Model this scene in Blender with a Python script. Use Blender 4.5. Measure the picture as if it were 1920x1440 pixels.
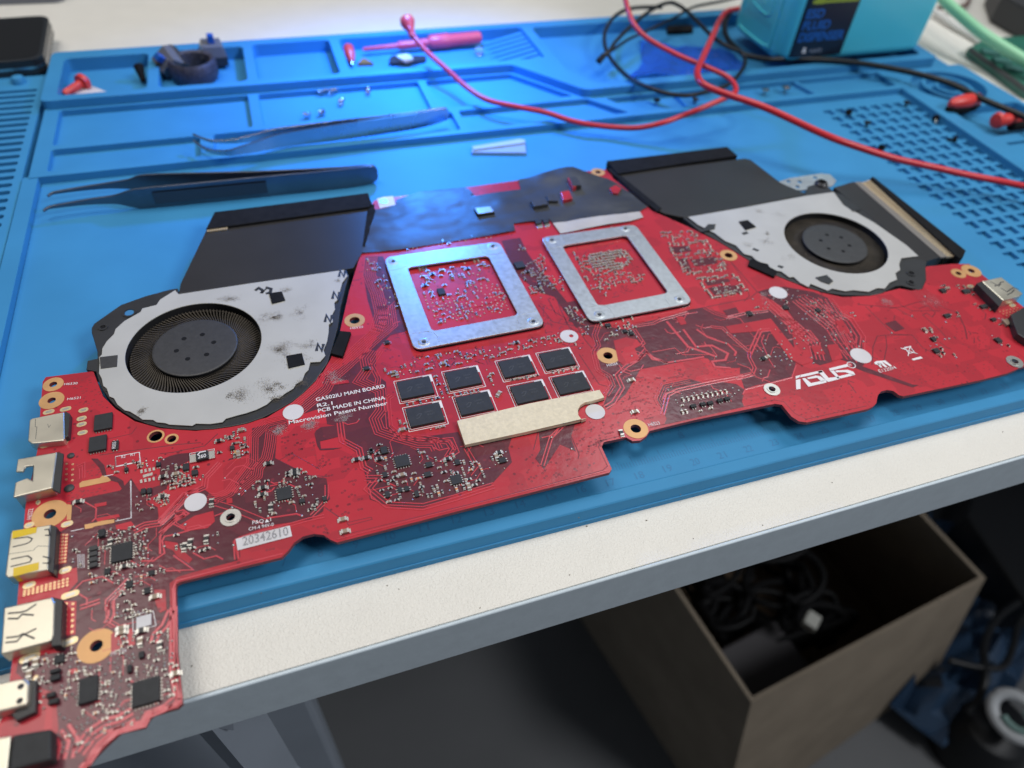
import bpy, bmesh, math, random
from mathutils import Vector, Matrix, noise
from mathutils.geometry import tessellate_polygon, delaunay_2d_cdt
random.seed(7)
SC = bpy.context.scene
for o in list(bpy.data.objects):
    bpy.data.objects.remove(o)
CM = 0.01
# ------------------------------------------------------------------ camera
RM = ((0.9498092219571105, -0.3074173536855677, 0.05793973194786928),
      (-0.18822336321657637, -0.7095292291709241, -0.6790730730131737),
      (0.2498687804121778, 0.6340842559195717, -0.7317805333365011))
CP = (9.0497787174692, -10.992021415623386, 18.240467253627315)
FP = 1326.5205
cam = bpy.data.cameras.new('camera')
cam.sensor_width = 36.0
cam.lens = FP / 1920 * 36
cam.clip_start = 0.005
cam.clip_end = 20
cam.dof.use_dof = True
cam.dof.focus_distance = 0.220
cam.dof.aperture_fstop = 9.0
camo = bpy.data.objects.new('camera', cam)
SC.collection.objects.link(camo)
camo.matrix_world = Matrix(((RM[0][0], -RM[1][0], -RM[2][0], CP[0] * CM),
                            (RM[0][1], -RM[1][1], -RM[2][1], CP[1] * CM),
                            (RM[0][2], -RM[1][2], -RM[2][2], CP[2] * CM), (0, 0, 0, 1)))
SC.camera = camo
# ------------------------------------------------------------------ world, lamps
W = bpy.data.worlds.new('World')
SC.world = W
W.use_nodes = True
bg = W.node_tree.nodes['Background']
bg.inputs[0].default_value = (0.74, 0.85, 1.0, 1)
bg.inputs[1].default_value = 0.10
def area(name, loc, target, sx, sy, power, color):
    l = bpy.data.lights.new(name, 'AREA')
    l.shape = 'RECTANGLE'
    l.size = sx * CM
    l.size_y = sy * CM
    l.energy = power
    l.color = color
    o = bpy.data.objects.new(name, l)
    SC.collection.objects.link(o)
    o.location = Vector(loc) * CM
    d = (Vector(target) - Vector(loc))
    o.rotation_euler = d.to_track_quat('-Z', 'Y').to_euler()
    return o
area('ceiling_panel_lamp', (-8, 16, 150), (16, 8, 0), 42, 42, 7.2, (1.0, 0.95, 0.885))
area('ceiling_panel_lamp_far', (-52, 66, 150), (10, 8, 0), 50, 50, 4.0, (1.0, 0.95, 0.88))
area('ceiling_panel_lamp_rear', (76, 50, 120), (30, 12, 0), 60, 60, 6.0, (0.92, 0.98, 1.0))
area('front_fill_lamp', (110, -62, 110), (40, 0, 0), 40, 40, 11.0, (0.95, 0.97, 1.0))  # added fill light that brightens the right of the desk's front edge
bl_ = area('blue_work_lamp', (17.9, 30.6, 11.5), (17.2, 26.5, 0), 2.2, 2.2, 0.48, (0.035, 0.25, 1.0))
bl_.data.spread = math.radians(135)
SC.view_settings.view_transform = 'Standard'
SC.view_settings.look = 'None'
SC.view_settings.exposure = 0
SC.view_settings.gamma = 1
SC.cycles.use_denoising = True
SC.cycles.max_bounces = 8

# ------------------------------------------------------------------ measuring helpers
def U(px, py, z=0.0):
    """photo pixel -> point (cm) on the horizontal plane z"""
    a, b = (px - 960) / FP, (py - 720) / FP
    d = [RM[0][i] * a + RM[1][i] * b + RM[2][i] for i in range(3)]
    t = (z - CP[2]) / d[2]
    return (CP[0] + t * d[0], CP[1] + t * d[1])
REG = {'A': (0, 860, .208333), 'B': (0, 1140, .208333), 'C': (300, 780, .208333), 'D': (580, 560, .208333),
       'E': (940, 560, .208333), 'F': (1180, 440, .25), 'G': (1540, 460, .197917), 'H': (660, 300, .291667),
       'Q1': (0, 0, 1 / 3), 'Q2': (640, 0, 1 / 3), 'Q3': (1280, 0, 1 / 3), 'Q4': (0, 480, 1 / 3), 'Q5': (640, 480, 1 / 3),
       'Q6': (1280, 480, 1 / 3), 'Q7': (0, 960, 1 / 3), 'P': (0, 0, 1), 'L': (1110, 0, .18053), 'S': (1470, 660, .145833),
       'T': (1360, 0, .21875), 'V': (1680, 100, .166667), 'X': (620, 30, .177083), 'Y': (280, 50, .104167)}
def px(r, pts):
    ox, oy, s = REG[r]
    return [(ox + x * s, oy + y * s) for x, y in pts]
def world(r, pts, z):
    return [U(a, b, z) for a, b in px(r, pts)]
ZB = 0.9        # top face of the circuit board, cm above the mat

# ------------------------------------------------------------------ materials
MATS = {}
def principled(name, col, rough=.5, metal=0.0, spec=.5, coat=0.0, coat_r=.1, trans=0.0, sheen=0.0):
    m = bpy.data.materials.new(name)
    m.use_nodes = True
    b = m.node_tree.nodes['Principled BSDF']
    b.inputs['Base Color'].default_value = (*col, 1)
    b.inputs['Roughness'].default_value = rough
    b.inputs['Metallic'].default_value = metal
    b.inputs['Specular IOR Level'].default_value = spec
    b.inputs['Coat Weight'].default_value = coat
    b.inputs['Coat Roughness'].default_value = coat_r
    b.inputs['Transmission Weight'].default_value = trans
    MATS[name] = m
    return m
def nodes(m):
    return m.node_tree.nodes, m.node_tree.links, m.node_tree.nodes['Principled BSDF']
def add_noise(m, scale, var, detail=4, rough_var=0.0, bump=0.0, bump_scale=None, dist=0.0002):
    """colour, roughness and bump variation from procedural noise in object space"""
    N, L, b = nodes(m)
    tc = N.new('ShaderNodeTexCoord')
    n = N.new('ShaderNodeTexNoise')
    n.inputs['Scale'].default_value = scale
    n.inputs['Detail'].default_value = detail
    L.new(tc.outputs['Object'], n.inputs['Vector'])
    if var:
        base = tuple(b.inputs['Base Color'].default_value)
        r = N.new('ShaderNodeValToRGB')
        r.color_ramp.elements[0].position = .3
        r.color_ramp.elements[1].position = .7
        r.color_ramp.elements[0].color = (*[c * (1 - var) for c in base[:3]], 1)
        r.color_ramp.elements[1].color = (*[min(1, c * (1 + var)) for c in base[:3]], 1)
        L.new(n.outputs['Fac'], r.inputs['Fac'])
        L.new(r.outputs['Color'], b.inputs['Base Color'])
    if rough_var:
        mr = N.new('ShaderNodeMapRange')
        r0 = b.inputs['Roughness'].default_value
        mr.inputs['To Min'].default_value = max(0, r0 - rough_var)
        mr.inputs['To Max'].default_value = r0 + rough_var
        L.new(n.outputs['Fac'], mr.inputs['Value'])
        L.new(mr.outputs['Result'], b.inputs['Roughness'])
    if bump:
        n2 = N.new('ShaderNodeTexNoise')
        n2.inputs['Scale'].default_value = bump_scale or scale
        n2.inputs['Detail'].default_value = 3
        L.new(tc.outputs['Object'], n2.inputs['Vector'])
        bp = N.new('ShaderNodeBump')
        bp.inputs['Strength'].default_value = bump
        bp.inputs['Distance'].default_value = dist
        L.new(n2.outputs['Fac'], bp.inputs['Height'])
        L.new(bp.outputs['Normal'], b.inputs['Normal'])
    return m
silicone = add_noise(principled('blue_silicone', (.046, .255, .50), .5, spec=.25), 30, .06, rough_var=.08, bump=.15, bump_scale=900, dist=.0001)
silicone_ink = principled('embossed_silicone_line', (.038, .20, .42), .6)
desk_m = add_noise(principled('white_laminate', (.775, .74, .68), .45, spec=.5), 60, .02)
def desk_pebble(m):
    N, L, b = nodes(m)
    tc = N.new('ShaderNodeTexCoord')
    v = N.new('ShaderNodeTexNoise')
    v.inputs['Scale'].default_value = 1500
    v.inputs['Detail'].default_value = 2
    v.inputs['Distortion'].default_value = .6
    L.new(tc.outputs['Object'], v.inputs['Vector'])
    bp = N.new('ShaderNodeBump')
    bp.inputs['Strength'].default_value = .9
    bp.inputs['Distance'].default_value = .0003
    L.new(v.outputs['Fac'], bp.inputs['Height'])
    L.new(bp.outputs['Normal'], b.inputs['Normal'])
desk_pebble(desk_m)
desk_edge_m = add_noise(principled('grey_edge_band', (.60, .68, .74), .42), 200, .04, bump=.2, bump_scale=700)
metal_grey = add_noise(principled('painted_steel', (.30, .34, .40), .5), 20, .05)
floor_m = add_noise(principled('dark_floor', (.135, .138, .143), .5), 5, .12)
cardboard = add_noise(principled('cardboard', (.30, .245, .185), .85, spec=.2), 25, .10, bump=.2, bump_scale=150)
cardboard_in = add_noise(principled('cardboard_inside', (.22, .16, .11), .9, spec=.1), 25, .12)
black_rubber = principled('black_cable_sheath', (.010, .011, .013), .42, spec=.4)
red_rubber = add_noise(principled('red_silicone_cable', (.60, .022, .035), .34, spec=.5), 60, .1)
red_plastic = principled('red_plastic', (.70, .05, .045), .35)
pink_plastic = principled('pink_red_plastic', (.80, .08, .12), .35)
steel = add_noise(principled('brushed_steel', (.50, .49, .48), .27, metal=1), 80, .1, rough_var=.08)
steel_dark_reflect = add_noise(principled('steel_dark_reflection', (.16, .17, .20), .32, metal=.9), 60, .15)  # steel with its dark bluish reflections put into the base colour
grip_dark = principled('dark_grip', (.03, .05, .08), .5)

# --- circuit board materials
def pcb_material(name, base, dark, rough, spots, bumpd):
    m = principled(name, base, rough, spec=.3, coat=.42, coat_r=.17)
    N, L, b = nodes(m)
    tc = N.new('ShaderNodeTexCoord')
    n = N.new('ShaderNodeTexNoise'); n.inputs['Scale'].default_value = 26; n.inputs['Detail'].default_value = 3
    L.new(tc.outputs['Object'], n.inputs['Vector'])
    r = N.new('ShaderNodeValToRGB')
    r.color_ramp.elements[0].position = .35; r.color_ramp.elements[1].position = .68
    r.color_ramp.elements[0].color = (*[c * .9 for c in base], 1)
    r.color_ramp.elements[1].color = (*[min(1, c * 1.1) for c in base], 1)
    L.new(n.outputs['Fac'], r.inputs['Fac'])
    # blocky islands of slightly deeper red where inner copper layers end
    vb = N.new('ShaderNodeTexVoronoi'); vb.distance = 'CHEBYCHEV'; vb.inputs['Scale'].default_value = 115
    L.new(tc.outputs['Object'], vb.inputs['Vector'])
    sp_ = N.new('ShaderNodeSeparateColor'); L.new(vb.outputs['Color'], sp_.inputs['Color'])
    g2 = N.new('ShaderNodeMapRange'); g2.inputs['From Min'].default_value = .60; g2.inputs['From Max'].default_value = .64; g2.inputs['To Max'].default_value = .55
    L.new(sp_.outputs['Red'], g2.inputs['Value'])
    mb = N.new('ShaderNodeMix'); mb.data_type = 'RGBA'; L.new(g2.outputs['Result'], mb.inputs['Factor']); L.new(r.outputs['Color'], mb.inputs['A']); mb.inputs['B'].default_value = (*[a_ * .55 + b_ * .45 for a_, b_ in zip(base, dark)], 1)
    # tented vias: small dark dots that come in clusters
    v = N.new('ShaderNodeTexVoronoi'); v.inputs['Scale'].default_value = spots
    v.inputs['Randomness'].default_value = .85
    L.new(tc.outputs['Object'], v.inputs['Vector'])
    lt = N.new('ShaderNodeMath'); lt.operation = 'LESS_THAN'; lt.inputs[1].default_value = .21
    L.new(v.outputs['Distance'], lt.inputs[0])
    n2 = N.new('ShaderNodeTexNoise'); n2.inputs['Scale'].default_value = 75; n2.inputs['Detail'].default_value = 1
    L.new(tc.outputs['Object'], n2.inputs['Vector'])
    gt = N.new('ShaderNodeMath'); gt.operation = 'GREATER_THAN'; gt.inputs[1].default_value = .57
    L.new(n2.outputs['Fac'], gt.inputs[0])
    mu = N.new('ShaderNodeMath'); mu.operation = 'MULTIPLY'
    L.new(lt.outputs[0], mu.inputs[0]); L.new(gt.outputs[0], mu.inputs[1])
    mu2 = N.new('ShaderNodeMath'); mu2.operation = 'MULTIPLY'; mu2.inputs[1].default_value = .85
    L.new(mu.outputs[0], mu2.inputs[0])
    mx = N.new('ShaderNodeMix'); mx.data_type = 'RGBA'
    L.new(mu2.outputs[0], mx.inputs['Factor'])
    L.new(mb.outputs['Result'], mx.inputs['A'])
    mx.inputs['B'].default_value = (*dark, 1)
    L.new(mx.outputs['Result'], b.inputs['Base Color'])
    n3 = N.new('ShaderNodeTexNoise'); n3.inputs['Scale'].default_value = 330; n3.inputs['Detail'].default_value = 2
    L.new(tc.outputs['Object'], n3.inputs['Vector'])
    bp = N.new('ShaderNodeBump'); bp.inputs['Strength'].default_value = .35; bp.inputs['Distance'].default_value = bumpd
    L.new(n3.outputs['Fac'], bp.inputs['Height'])
    L.new(bp.outputs['Normal'], b.inputs['Normal'])
    L.new(bp.outputs['Normal'], b.inputs['Coat Normal'])
    return m
pcb_red = pcb_material('red_solder_mask', (.49, .024, .038), (.17, .015, .025), .38, 430, .00016)
pcb_dark = pcb_material('maroon_bare_laminate', (.105, .020, .030), (.20, .026, .04), .38, 420, .00034)
trace_red = principled('solder_mask_over_trace', (.58, .05, .07), .30, coat=.5, coat_r=.2)
trace_dark = principled('mask_gap', (.15, .012, .022), .4)
pcb_edge = principled('board_edge', (.22, .05, .055), .55)
gold = add_noise(principled('bare_copper_gold', (.66, .36, .15), .42, metal=.3), 180, .08, rough_var=.08)
tin = principled('solder_tin', (.60, .58, .54), .38, metal=1)
shell = add_noise(principled('tinned_shell', (.66, .61, .50), .36, metal=.8), 90, .10, rough_var=.1)
zinc = add_noise(principled('zinc_plate', (.56, .58, .59), .38, metal=.75), 700, .06, rough_var=.1)
chip_m = add_noise(principled('black_epoxy', (.030, .031, .033), .55, spec=.3), 500, .12, bump=.1, bump_scale=2500, dist=.00003)
chip_mark = principled('laser_marking', (.052, .054, .057), .6)
ceramic = principled('tan_ceramic', (.30, .22, .155), .42)
res_m = principled('black_resistor', (.02, .02, .022), .35)
orange_part = principled('orange_ceramic', (.62, .24, .09), .4)
white_ink = principled('white_silkscreen', (.80, .76, .76), .55)
white_sticker = add_noise(principled('white_sticker', (.64, .61, .61), .5), 150, .05, bump=.25, bump_scale=260)
black_ink = principled('black_ink', (.03, .03, .035), .6)
fan_white = add_noise(principled('pale_painted_plate', (.47, .46, .435), .45, spec=.4), 60, .05, rough_var=.06)
fan_black = add_noise(principled('black_fan_plastic', (.028, .028, .030), .42), 100, .15)
blade_m = add_noise(principled('dusty_blade', (.062, .050, .038), .7), 120, .35)
hub_m = add_noise(principled('grey_hub', (.040, .039, .040), .50), 700, .15)
mylar_m = add_noise(principled('dark_mylar_sheet', (.032, .030, .030), .36, spec=.5), 40, .1, bump=.12, bump_scale=120)
tape_m = add_noise(principled('wrinkled_black_tape', (.040, .042, .048), .42, spec=.5), 40, .15, rough_var=.1)
foam_m = add_noise(principled('black_foam', (.012, .012, .013), .9, spec=.15), 300, .2)
gasket_m = add_noise(principled('beige_conductive_foam', (.72, .62, .44), .55, metal=.15), 900, .09, bump=.35, bump_scale=2600, dist=.0002)
dust_m = add_noise(principled('dust', (.17, .14, .11), 1.0, spec=.05), 400, .3)
dust_l = add_noise(principled('pale_dust', (.50, .40, .40), 1.0, spec=.05), 400, .2)
kapton = principled('yellow_kapton', (.75, .50, .01), .3, coat=.4)
fin_m = principled('copper_fin', (.90, .72, .48), .35, metal=.5)
beige_tape = add_noise(principled('beige_fabric_tape', (.50, .45, .39), .5), 90, .12, bump=.4, bump_scale=120)

# ------------------------------------------------------------------ object helpers
ORG = {}
def thing(name, label, cat, base, group=None):
    o = bpy.data.objects.new(name, None)
    o.empty_display_size = .01
    SC.collection.objects.link(o)
    o.location = Vector(base) * CM
    o['label'] = label
    o['category'] = cat
    if group: o['group'] = group
    ORG[o] = Vector(base)
    return o
class MB:
    def __init__(self):
        self.v = []; self.f = []; self.m = []; self.cur = 0
    def add(self, vs, fs):
        k = len(self.v)
        self.v += [tuple(p) for p in vs]
        for f in fs:
            self.f.append([k + i for i in f]); self.m.append(self.cur)
    def prism(self, outer, z0, z1, holes=(), taper=None):
        """vertical prism over a polygon with holes; z0<z1; z1 may be a list"""
        loops = [list(outer)] + [list(h) for h in holes]
        tri = tessellate_polygon([[Vector((x, y, 0)) for x, y in l] for l in loops])
        flat = [p for l in loops for p in l]
        n = len(flat)
        vs = [(x, y, z0) for x, y in flat] + [(x, y, z1) for x, y in flat]
        if taper:
            vs = [(x, y, z0) for x, y in flat] + [(x, y, z1) for x, y in taper]
        fs = []
        for a, b, c in tri:
            ax, ay = flat[a]; bx, by = flat[b]; cx, cy = flat[c]
            if (bx - ax) * (cy - ay) - (by - ay) * (cx - ax) < 0: b, c = c, b
            fs.append((n + a, n + b, n + c)); fs.append((c, b, a))
        k = 0
        for li, l in enumerate(loops):
            m = len(l)
            ar = sum(l[i][0] * l[(i + 1) % m][1] - l[(i + 1) % m][0] * l[i][1] for i in range(m))
            ccw = (ar > 0) == (li == 0)
            for i in range(m):
                a, b = k + i, k + (i + 1) % m
                fs.append((a, b, n + b, n + a) if ccw else (b, a, n + a, n + b))
            k += m
        self.add(vs, fs)
        return self
    def sheet(self, outer, z, holes=()):
        loops = [list(outer)] + [list(h) for h in holes]
        tri = tessellate_polygon([[Vector((x, y, 0)) for x, y in l] for l in loops])
        flat = [p for l in loops for p in l]
        fs = []
        for a, b, c in tri:
            ax, ay = flat[a]; bx, by = flat[b]; cx, cy = flat[c]
            if (bx - ax) * (cy - ay) - (by - ay) * (cx - ax) < 0: b, c = c, b
            fs.append((a, b, c))
        self.add([(x, y, z) for x, y in flat], fs)
        return self
    def box(self, c, s, rot=0.0, z0=None):
        x, y, z = c; a, b, h = s[0] / 2, s[1] / 2, s[2] / 2
        co, si = math.cos(rot), math.sin(rot)
        P = [(x + co * u - si * v, y + si * u + co * v) for u, v in ((-a, -b), (a, -b), (a, b), (-a, b))]
        vs = [(p[0], p[1], z - h) for p in P] + [(p[0], p[1], z + h) for p in P]
        self.add(vs, [(3, 2, 1, 0), (4, 5, 6, 7), (0, 1, 5, 4), (1, 2, 6, 5), (2, 3, 7, 6), (3, 0, 4, 7)])
        return self
    def ribbon(self, pts, w, z, h=.004):
        """flat track of width w following pts"""
        n = len(pts)
        if n < 2: return
        Lf, Rt = [], []
        for i in range(n):
            p = pts[i]
            a = pts[i - 1] if i else p
            b = pts[i + 1] if i < n - 1 else p
            d1 = Vector((p[0] - a[0], p[1] - a[1])); d2 = Vector((b[0] - p[0], b[1] - p[1]))
            if d1.length < 1e-6: d1 = d2
            if d2.length < 1e-6: d2 = d1
            if d1.length < 1e-6: return
            d1.normalize(); d2.normalize()
            t = d1 + d2
            if t.length < .3: t = d1
            t.normalize()
            nn = Vector((-t.y, t.x)); k = w / 2 / max(.5, nn.dot(Vector((-d1.y, d1.x))))
            Lf.append((p[0] + nn.x * k, p[1] + nn.y * k)); Rt.append((p[0] - nn.x * k, p[1] - nn.y * k))
        vs = []
        for l, r in zip(Lf, Rt):
            vs += [(l[0], l[1], z), (l[0] * .85 + r[0] * .15, l[1] * .85 + r[1] * .15, z + h),
                   (l[0] * .15 + r[0] * .85, l[1] * .15 + r[1] * .85, z + h), (r[0], r[1], z)]
        fs = []
        for i in range(n - 1):
            for j in range(3):
                fs.append((4 * i + j + 1, 4 * i + j, 4 * (i + 1) + j, 4 * (i + 1) + j + 1))
        self.add(vs, fs)
    def tube(self, pts, r, seg=10, caps=True):
        pts = [Vector(p) for p in pts]
        n = len(pts)
        rs = r if isinstance(r, (list, tuple)) else [r] * n
        up = Vector((0, 0, 1)); vs = []; prev = None
        for i in range(n):
            t = (pts[min(i + 1, n - 1)] - pts[max(i - 1, 0)])
            t.normalize()
            if prev is None:
                s = t.cross(up) if abs(t.z) < .95 else t.cross(Vector((1, 0, 0)))
            else:
                s = prev - t * prev.dot(t)
                if s.length < 1e-4: s = t.cross(up)
            s.normalize(); prev = s
            q = t.cross(s)
            for k in range(seg):
                a = 2 * math.pi * k / seg
                vs.append(pts[i] + (s * math.cos(a) + q * math.sin(a)) * rs[i])
        fs = []
        for i in range(n - 1):
            for k in range(seg):
                a, b = i * seg + k, i * seg + (k + 1) % seg
                fs.append((a, b, b + seg, a + seg))
        if caps:
            fs.append(tuple(range(seg - 1, -1, -1))); fs.append(tuple((n - 1) * seg + k for k in range(seg)))
        self.add(vs, fs)
        return self
    def lathe(self, c, prof, seg=48, cap=True):
        """prof: list of (radius, z) from the bottom outside going up and in"""
        vs = []; fs = []
        for r, z in prof:
            for k in range(seg):
                a = 2 * math.pi * k / seg
                vs.append((c[0] + r * math.cos(a), c[1] + r * math.sin(a), z))
        for i in range(len(prof) - 1):
            for k in range(seg):
                a, b = i * seg + k, i * seg + (k + 1) % seg
                fs.append((a, b, b + seg, a + seg))
        if cap: fs.append(tuple((len(prof) - 1) * seg + k for k in range(seg)))
        self.add(vs, fs)
        return self
    def ring(self, c, r0, r1, z0, z1, seg=32):
        self.prism(circle(c, r1, seg), z0, z1, [circle(c, r0, seg)])
        return self
    def obj(self, name, mats, parent=None, smooth=False, bevel=0, base=None, label=None, cat=None, group=None, kind=None, seg=2):
        me = bpy.data.meshes.new(name)
        if parent is not None: org = ORG[parent]
        elif base is not None: org = Vector(base)
        else:
            xs = [p[0] for p in self.v]; ys = [p[1] for p in self.v]; zs = [p[2] for p in self.v]
            org = Vector(((min(xs) + max(xs)) / 2, (min(ys) + max(ys)) / 2, min(zs)))
        me.from_pydata([((p[0] - org.x) * CM, (p[1] - org.y) * CM, (p[2] - org.z) * CM) for p in self.v], [], self.f)
        if not isinstance(mats, (list, tuple)): mats = [mats]
        for m in mats: me.materials.append(m)
        if len(mats) > 1: me.polygons.foreach_set('material_index', self.m)
        me.update()
        if smooth:
            me.polygons.foreach_set('use_smooth', [True] * len(me.polygons))
            try: me.set_sharp_from_angle(angle=math.radians(38))
            except Exception: pass
        o = bpy.data.objects.new(name, me)
        SC.collection.objects.link(o)
        if parent is not None:
            o.parent = parent
        else:
            o.location = org * CM
        ORG[o] = org.copy()
        if bevel:
            bm = bmesh.new(); bm.from_mesh(me)
            bmesh.ops.remove_doubles(bm, verts=bm.verts, dist=1e-6)
            bm.to_mesh(me); bm.free()
            b = o.modifiers.new('Bevel', 'BEVEL'); b.width = bevel * CM; b.segments = seg; b.limit_method = 'ANGLE'; b.angle_limit = math.radians(40)
            b.use_clamp_overlap = True
        if label: o['label'] = label
        if cat: o['category'] = cat
        if group: o['group'] = group
        if kind: o['kind'] = kind
        return o
def circle(c, r, seg=32, a0=0):
    return [(c[0] + r * math.cos(a0 + 2 * math.pi * k / seg), c[1] + r * math.sin(a0 + 2 * math.pi * k / seg)) for k in range(seg)]
def rrect(x0, y0, x1, y1, r, n=4):
    out = []
    for cx, cy, a in ((x1 - r, y0 + r, -90), (x1 - r, y1 - r, 0), (x0 + r, y1 - r, 90), (x0 + r, y0 + r, 180)):
        for k in range(n + 1):
            t = math.radians(a + 90 * k / n)
            out.append((cx + r * math.cos(t), cy + r * math.sin(t)))
    return out
def round_poly(P, r, n=4):
    out = []
    m = len(P)
    for i in range(m):
        p = Vector(P[i]); a = Vector(P[i - 1]) - p; b = Vector(P[(i + 1) % m]) - p
        rr = min(r, a.length * .45, b.length * .45)
        a = p + a.normalized() * rr; b = p + b.normalized() * rr
        for k in range(n + 1):
            t = k / n
            q = a * (1 - t) ** 2 + p * 2 * t * (1 - t) + b * t * t
            out.append((q.x, q.y))
    return out
def smooth_path(P, sub=6):
    """Catmull-Rom"""
    P = [Vector(p) for p in P]
    out = []
    for i in range(len(P) - 1):
        p0 = P[max(i - 1, 0)]; p1 = P[i]; p2 = P[i + 1]; p3 = P[min(i + 2, len(P) - 1)]
        for k in range(sub):
            t = k / sub
            out.append(.5 * ((2 * p1) + (p2 - p0) * t + (2 * p0 - 5 * p1 + 4 * p2 - p3) * t * t + (3 * p1 - p0 - 3 * p2 + p3) * t ** 3))
    out.append(P[-1])
    return out
def inside(p, P):
    x, y = p; c = False; j = len(P) - 1
    for i in range(len(P)):
        if (P[i][1] > y) != (P[j][1] > y) and x < (P[j][0] - P[i][0]) * (y - P[i][1]) / (P[j][1] - P[i][1]) + P[i][0]:
            c = not c
        j = i
    return c
def offset_path(P, d):
    out = []
    n = len(P)
    for i in range(n):
        a = Vector(P[max(i - 1, 0)]); p = Vector(P[i]); b = Vector(P[min(i + 1, n - 1)])
        d1 = (p - a); d2 = (b - p)
        if d1.length < 1e-6: d1 = d2
        if d2.length < 1e-6: d2 = d1
        d1 = d1.normalized(); d2 = d2.normalized()
        t = (d1 + d2).normalized() if (d1 + d2).length > .2 else d1
        nn = Vector((-t.y, t.x)); k = d / max(.5, nn.dot(Vector((-d1.y, d1.x))))
        out.append((p.x + nn.x * k, p.y + nn.y * k))
    return out
FONT_CACHE = {}
def text(s, p0, p1, h, z, mat, parent, name, label=None, vert=None, bold=0.0, mono=False):
    """flat lettering whose base line runs p0 -> p1 (cm); vert = 3-D up direction for upright surfaces"""
    cu = bpy.data.curves.new(name, 'FONT')
    cu.body = s
    cu.offset = bold
    cu.fill_mode = 'BOTH' if hasattr(cu, 'fill_mode') else cu.fill_mode
    cu.resolution_u = 3
    to = bpy.data.objects.new(name, cu)
    SC.collection.objects.link(to)
    dg = bpy.context.evaluated_depsgraph_get()
    me = bpy.data.meshes.new_from_object(to.evaluated_get(dg))
    bpy.data.objects.remove(to)
    xs = [v.co.x for v in me.vertices]; ys = [v.co.y for v in me.vertices]
    x0, x1 = min(xs), max(xs)
    H = .69
    A = Vector((*p0, z)) if len(p0) == 2 else Vector(p0)
    B = Vector((*p1, z)) if len(p1) == 2 else Vector(p1)
    ux = (B - A) / (x1 - x0)
    if vert is None:
        t = (B - A).normalized(); uy = Vector((-t.y, t.x, 0)) * h / H
    else: uy = Vector(vert).normalized() * h / H
    org = ORG[parent]
    for v in me.vertices:
        q = A + ux * (v.co.x - x0) + uy * v.co.y - org
        v.co = q * CM
    me.materials.clear(); me.materials.append(mat)
    o = bpy.data.objects.new(name, me)
    SC.collection.objects.link(o)
    o.parent = parent
    ORG[o] = org.copy()
    if label: o['label'] = label
    return o
PI = math.pi

# ================================================================== floor and desk
m = MB(); m.prism([(-250, -150), (350, -150), (350, 300), (-250, 300)], -71, -67)
m.obj('floor', floor_m, kind='structure')
e0 = U(350, 1318, -.35); e1 = U(1920, 858, -.35)
ang = math.atan2(e1[1] - e0[1], e1[0] - e0[0])
def on_edge(x, dy=0): return (x, e0[1] + (x - e0[0]) * math.tan(ang) + dy)
ZT = -.35
desk = thing('desk', 'white laminate desk with a grey edge that carries the blue mat and circuit board', 'desk', (20, 20, -67))
m = MB(); m.prism([on_edge(-60, .12), on_edge(120, .12), (120, 78), (-60, 78)], ZT - 2.2, ZT)
m.obj('tabletop', desk_m, desk, bevel=.02)
m = MB(); m.prism([on_edge(-60), on_edge(120), on_edge(120, .115), on_edge(-60, .115)], ZT - 2.2, ZT - .003)
m.obj('edge_band', desk_edge_m, desk, bevel=.10, seg=4)
# steel leg frame under the left of the desk
m = MB(); m.box((-14, 4.2, -34.8), (38.6, 1.6, 64.4)); m.obj('leg_panel', metal_grey, desk, bevel=.3)
m = MB(); m.box((-12, .6, -6.3), (20, .5, 7)); m.obj('modesty_rail', metal_grey, desk, bevel=.15)
m = MB()
a = U(420, 1335, -6); b = U(500, 1440, -14)
m.tube([(a[0], a[1], -4), (b[0], b[1], -15), (b[0] + 3, b[1] - 2, -30)], 1.1, 4); m.obj('diagonal_brace', metal_grey, desk)
m = MB()
a = U(400, 1365, -3.5)
m.add([(a[0] - 1.3, a[1] + .4, -2.6), (a[0] + .7, a[1] + .4, -2.6), (a[0] + .2, a[1] + .4, -5.2), (a[0] - 1.3, a[1] + 1.2, -2.6), (a[0] + .7, a[1] + 1.2, -2.6), (a[0] + .2, a[1] + 1.2, -5.2)],
      [(0, 2, 1), (3, 4, 5), (0, 1, 4, 3), (1, 2, 5, 4), (2, 0, 3, 5)])
m.obj('bracket', metal_grey, desk)
for x in (105,):
    m = MB(); m.box((x, 20, -34.8), (4, 60, 64.4)); m.obj('leg', metal_grey, desk, bevel=.3)
# ================================================================== silicone mat
mat = thing('repair_mat', 'light blue silicone repair mat with moulded parts trays, lying on the white desk', 'repair mat', (25, 16, ZT))
# grid of square pockets
gx0, gy0, pit, cell = 39.4, 2.16, .82, .56
pockets = []
for i in range(8):
    for j in range(23):
        x = gx0 + i * pit; y = gy0 + j * pit
        pockets.append(rrect(x, y, x + cell, y + cell, .05, 2))
m = MB()
m.prism([(-8, -1.02), (52.5, -1.02), (52.5, 34.1), (-8, 34.1)], ZT, -.16)
m.obj('base_sheet', silicone, mat)
m = MB()
m.prism([(-1.3, -.40), (46.0, -.40), (46.0, 21.9), (-1.3, 21.9)], -.14, 0, pockets)
m.obj('work_surface', silicone, mat)
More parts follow.
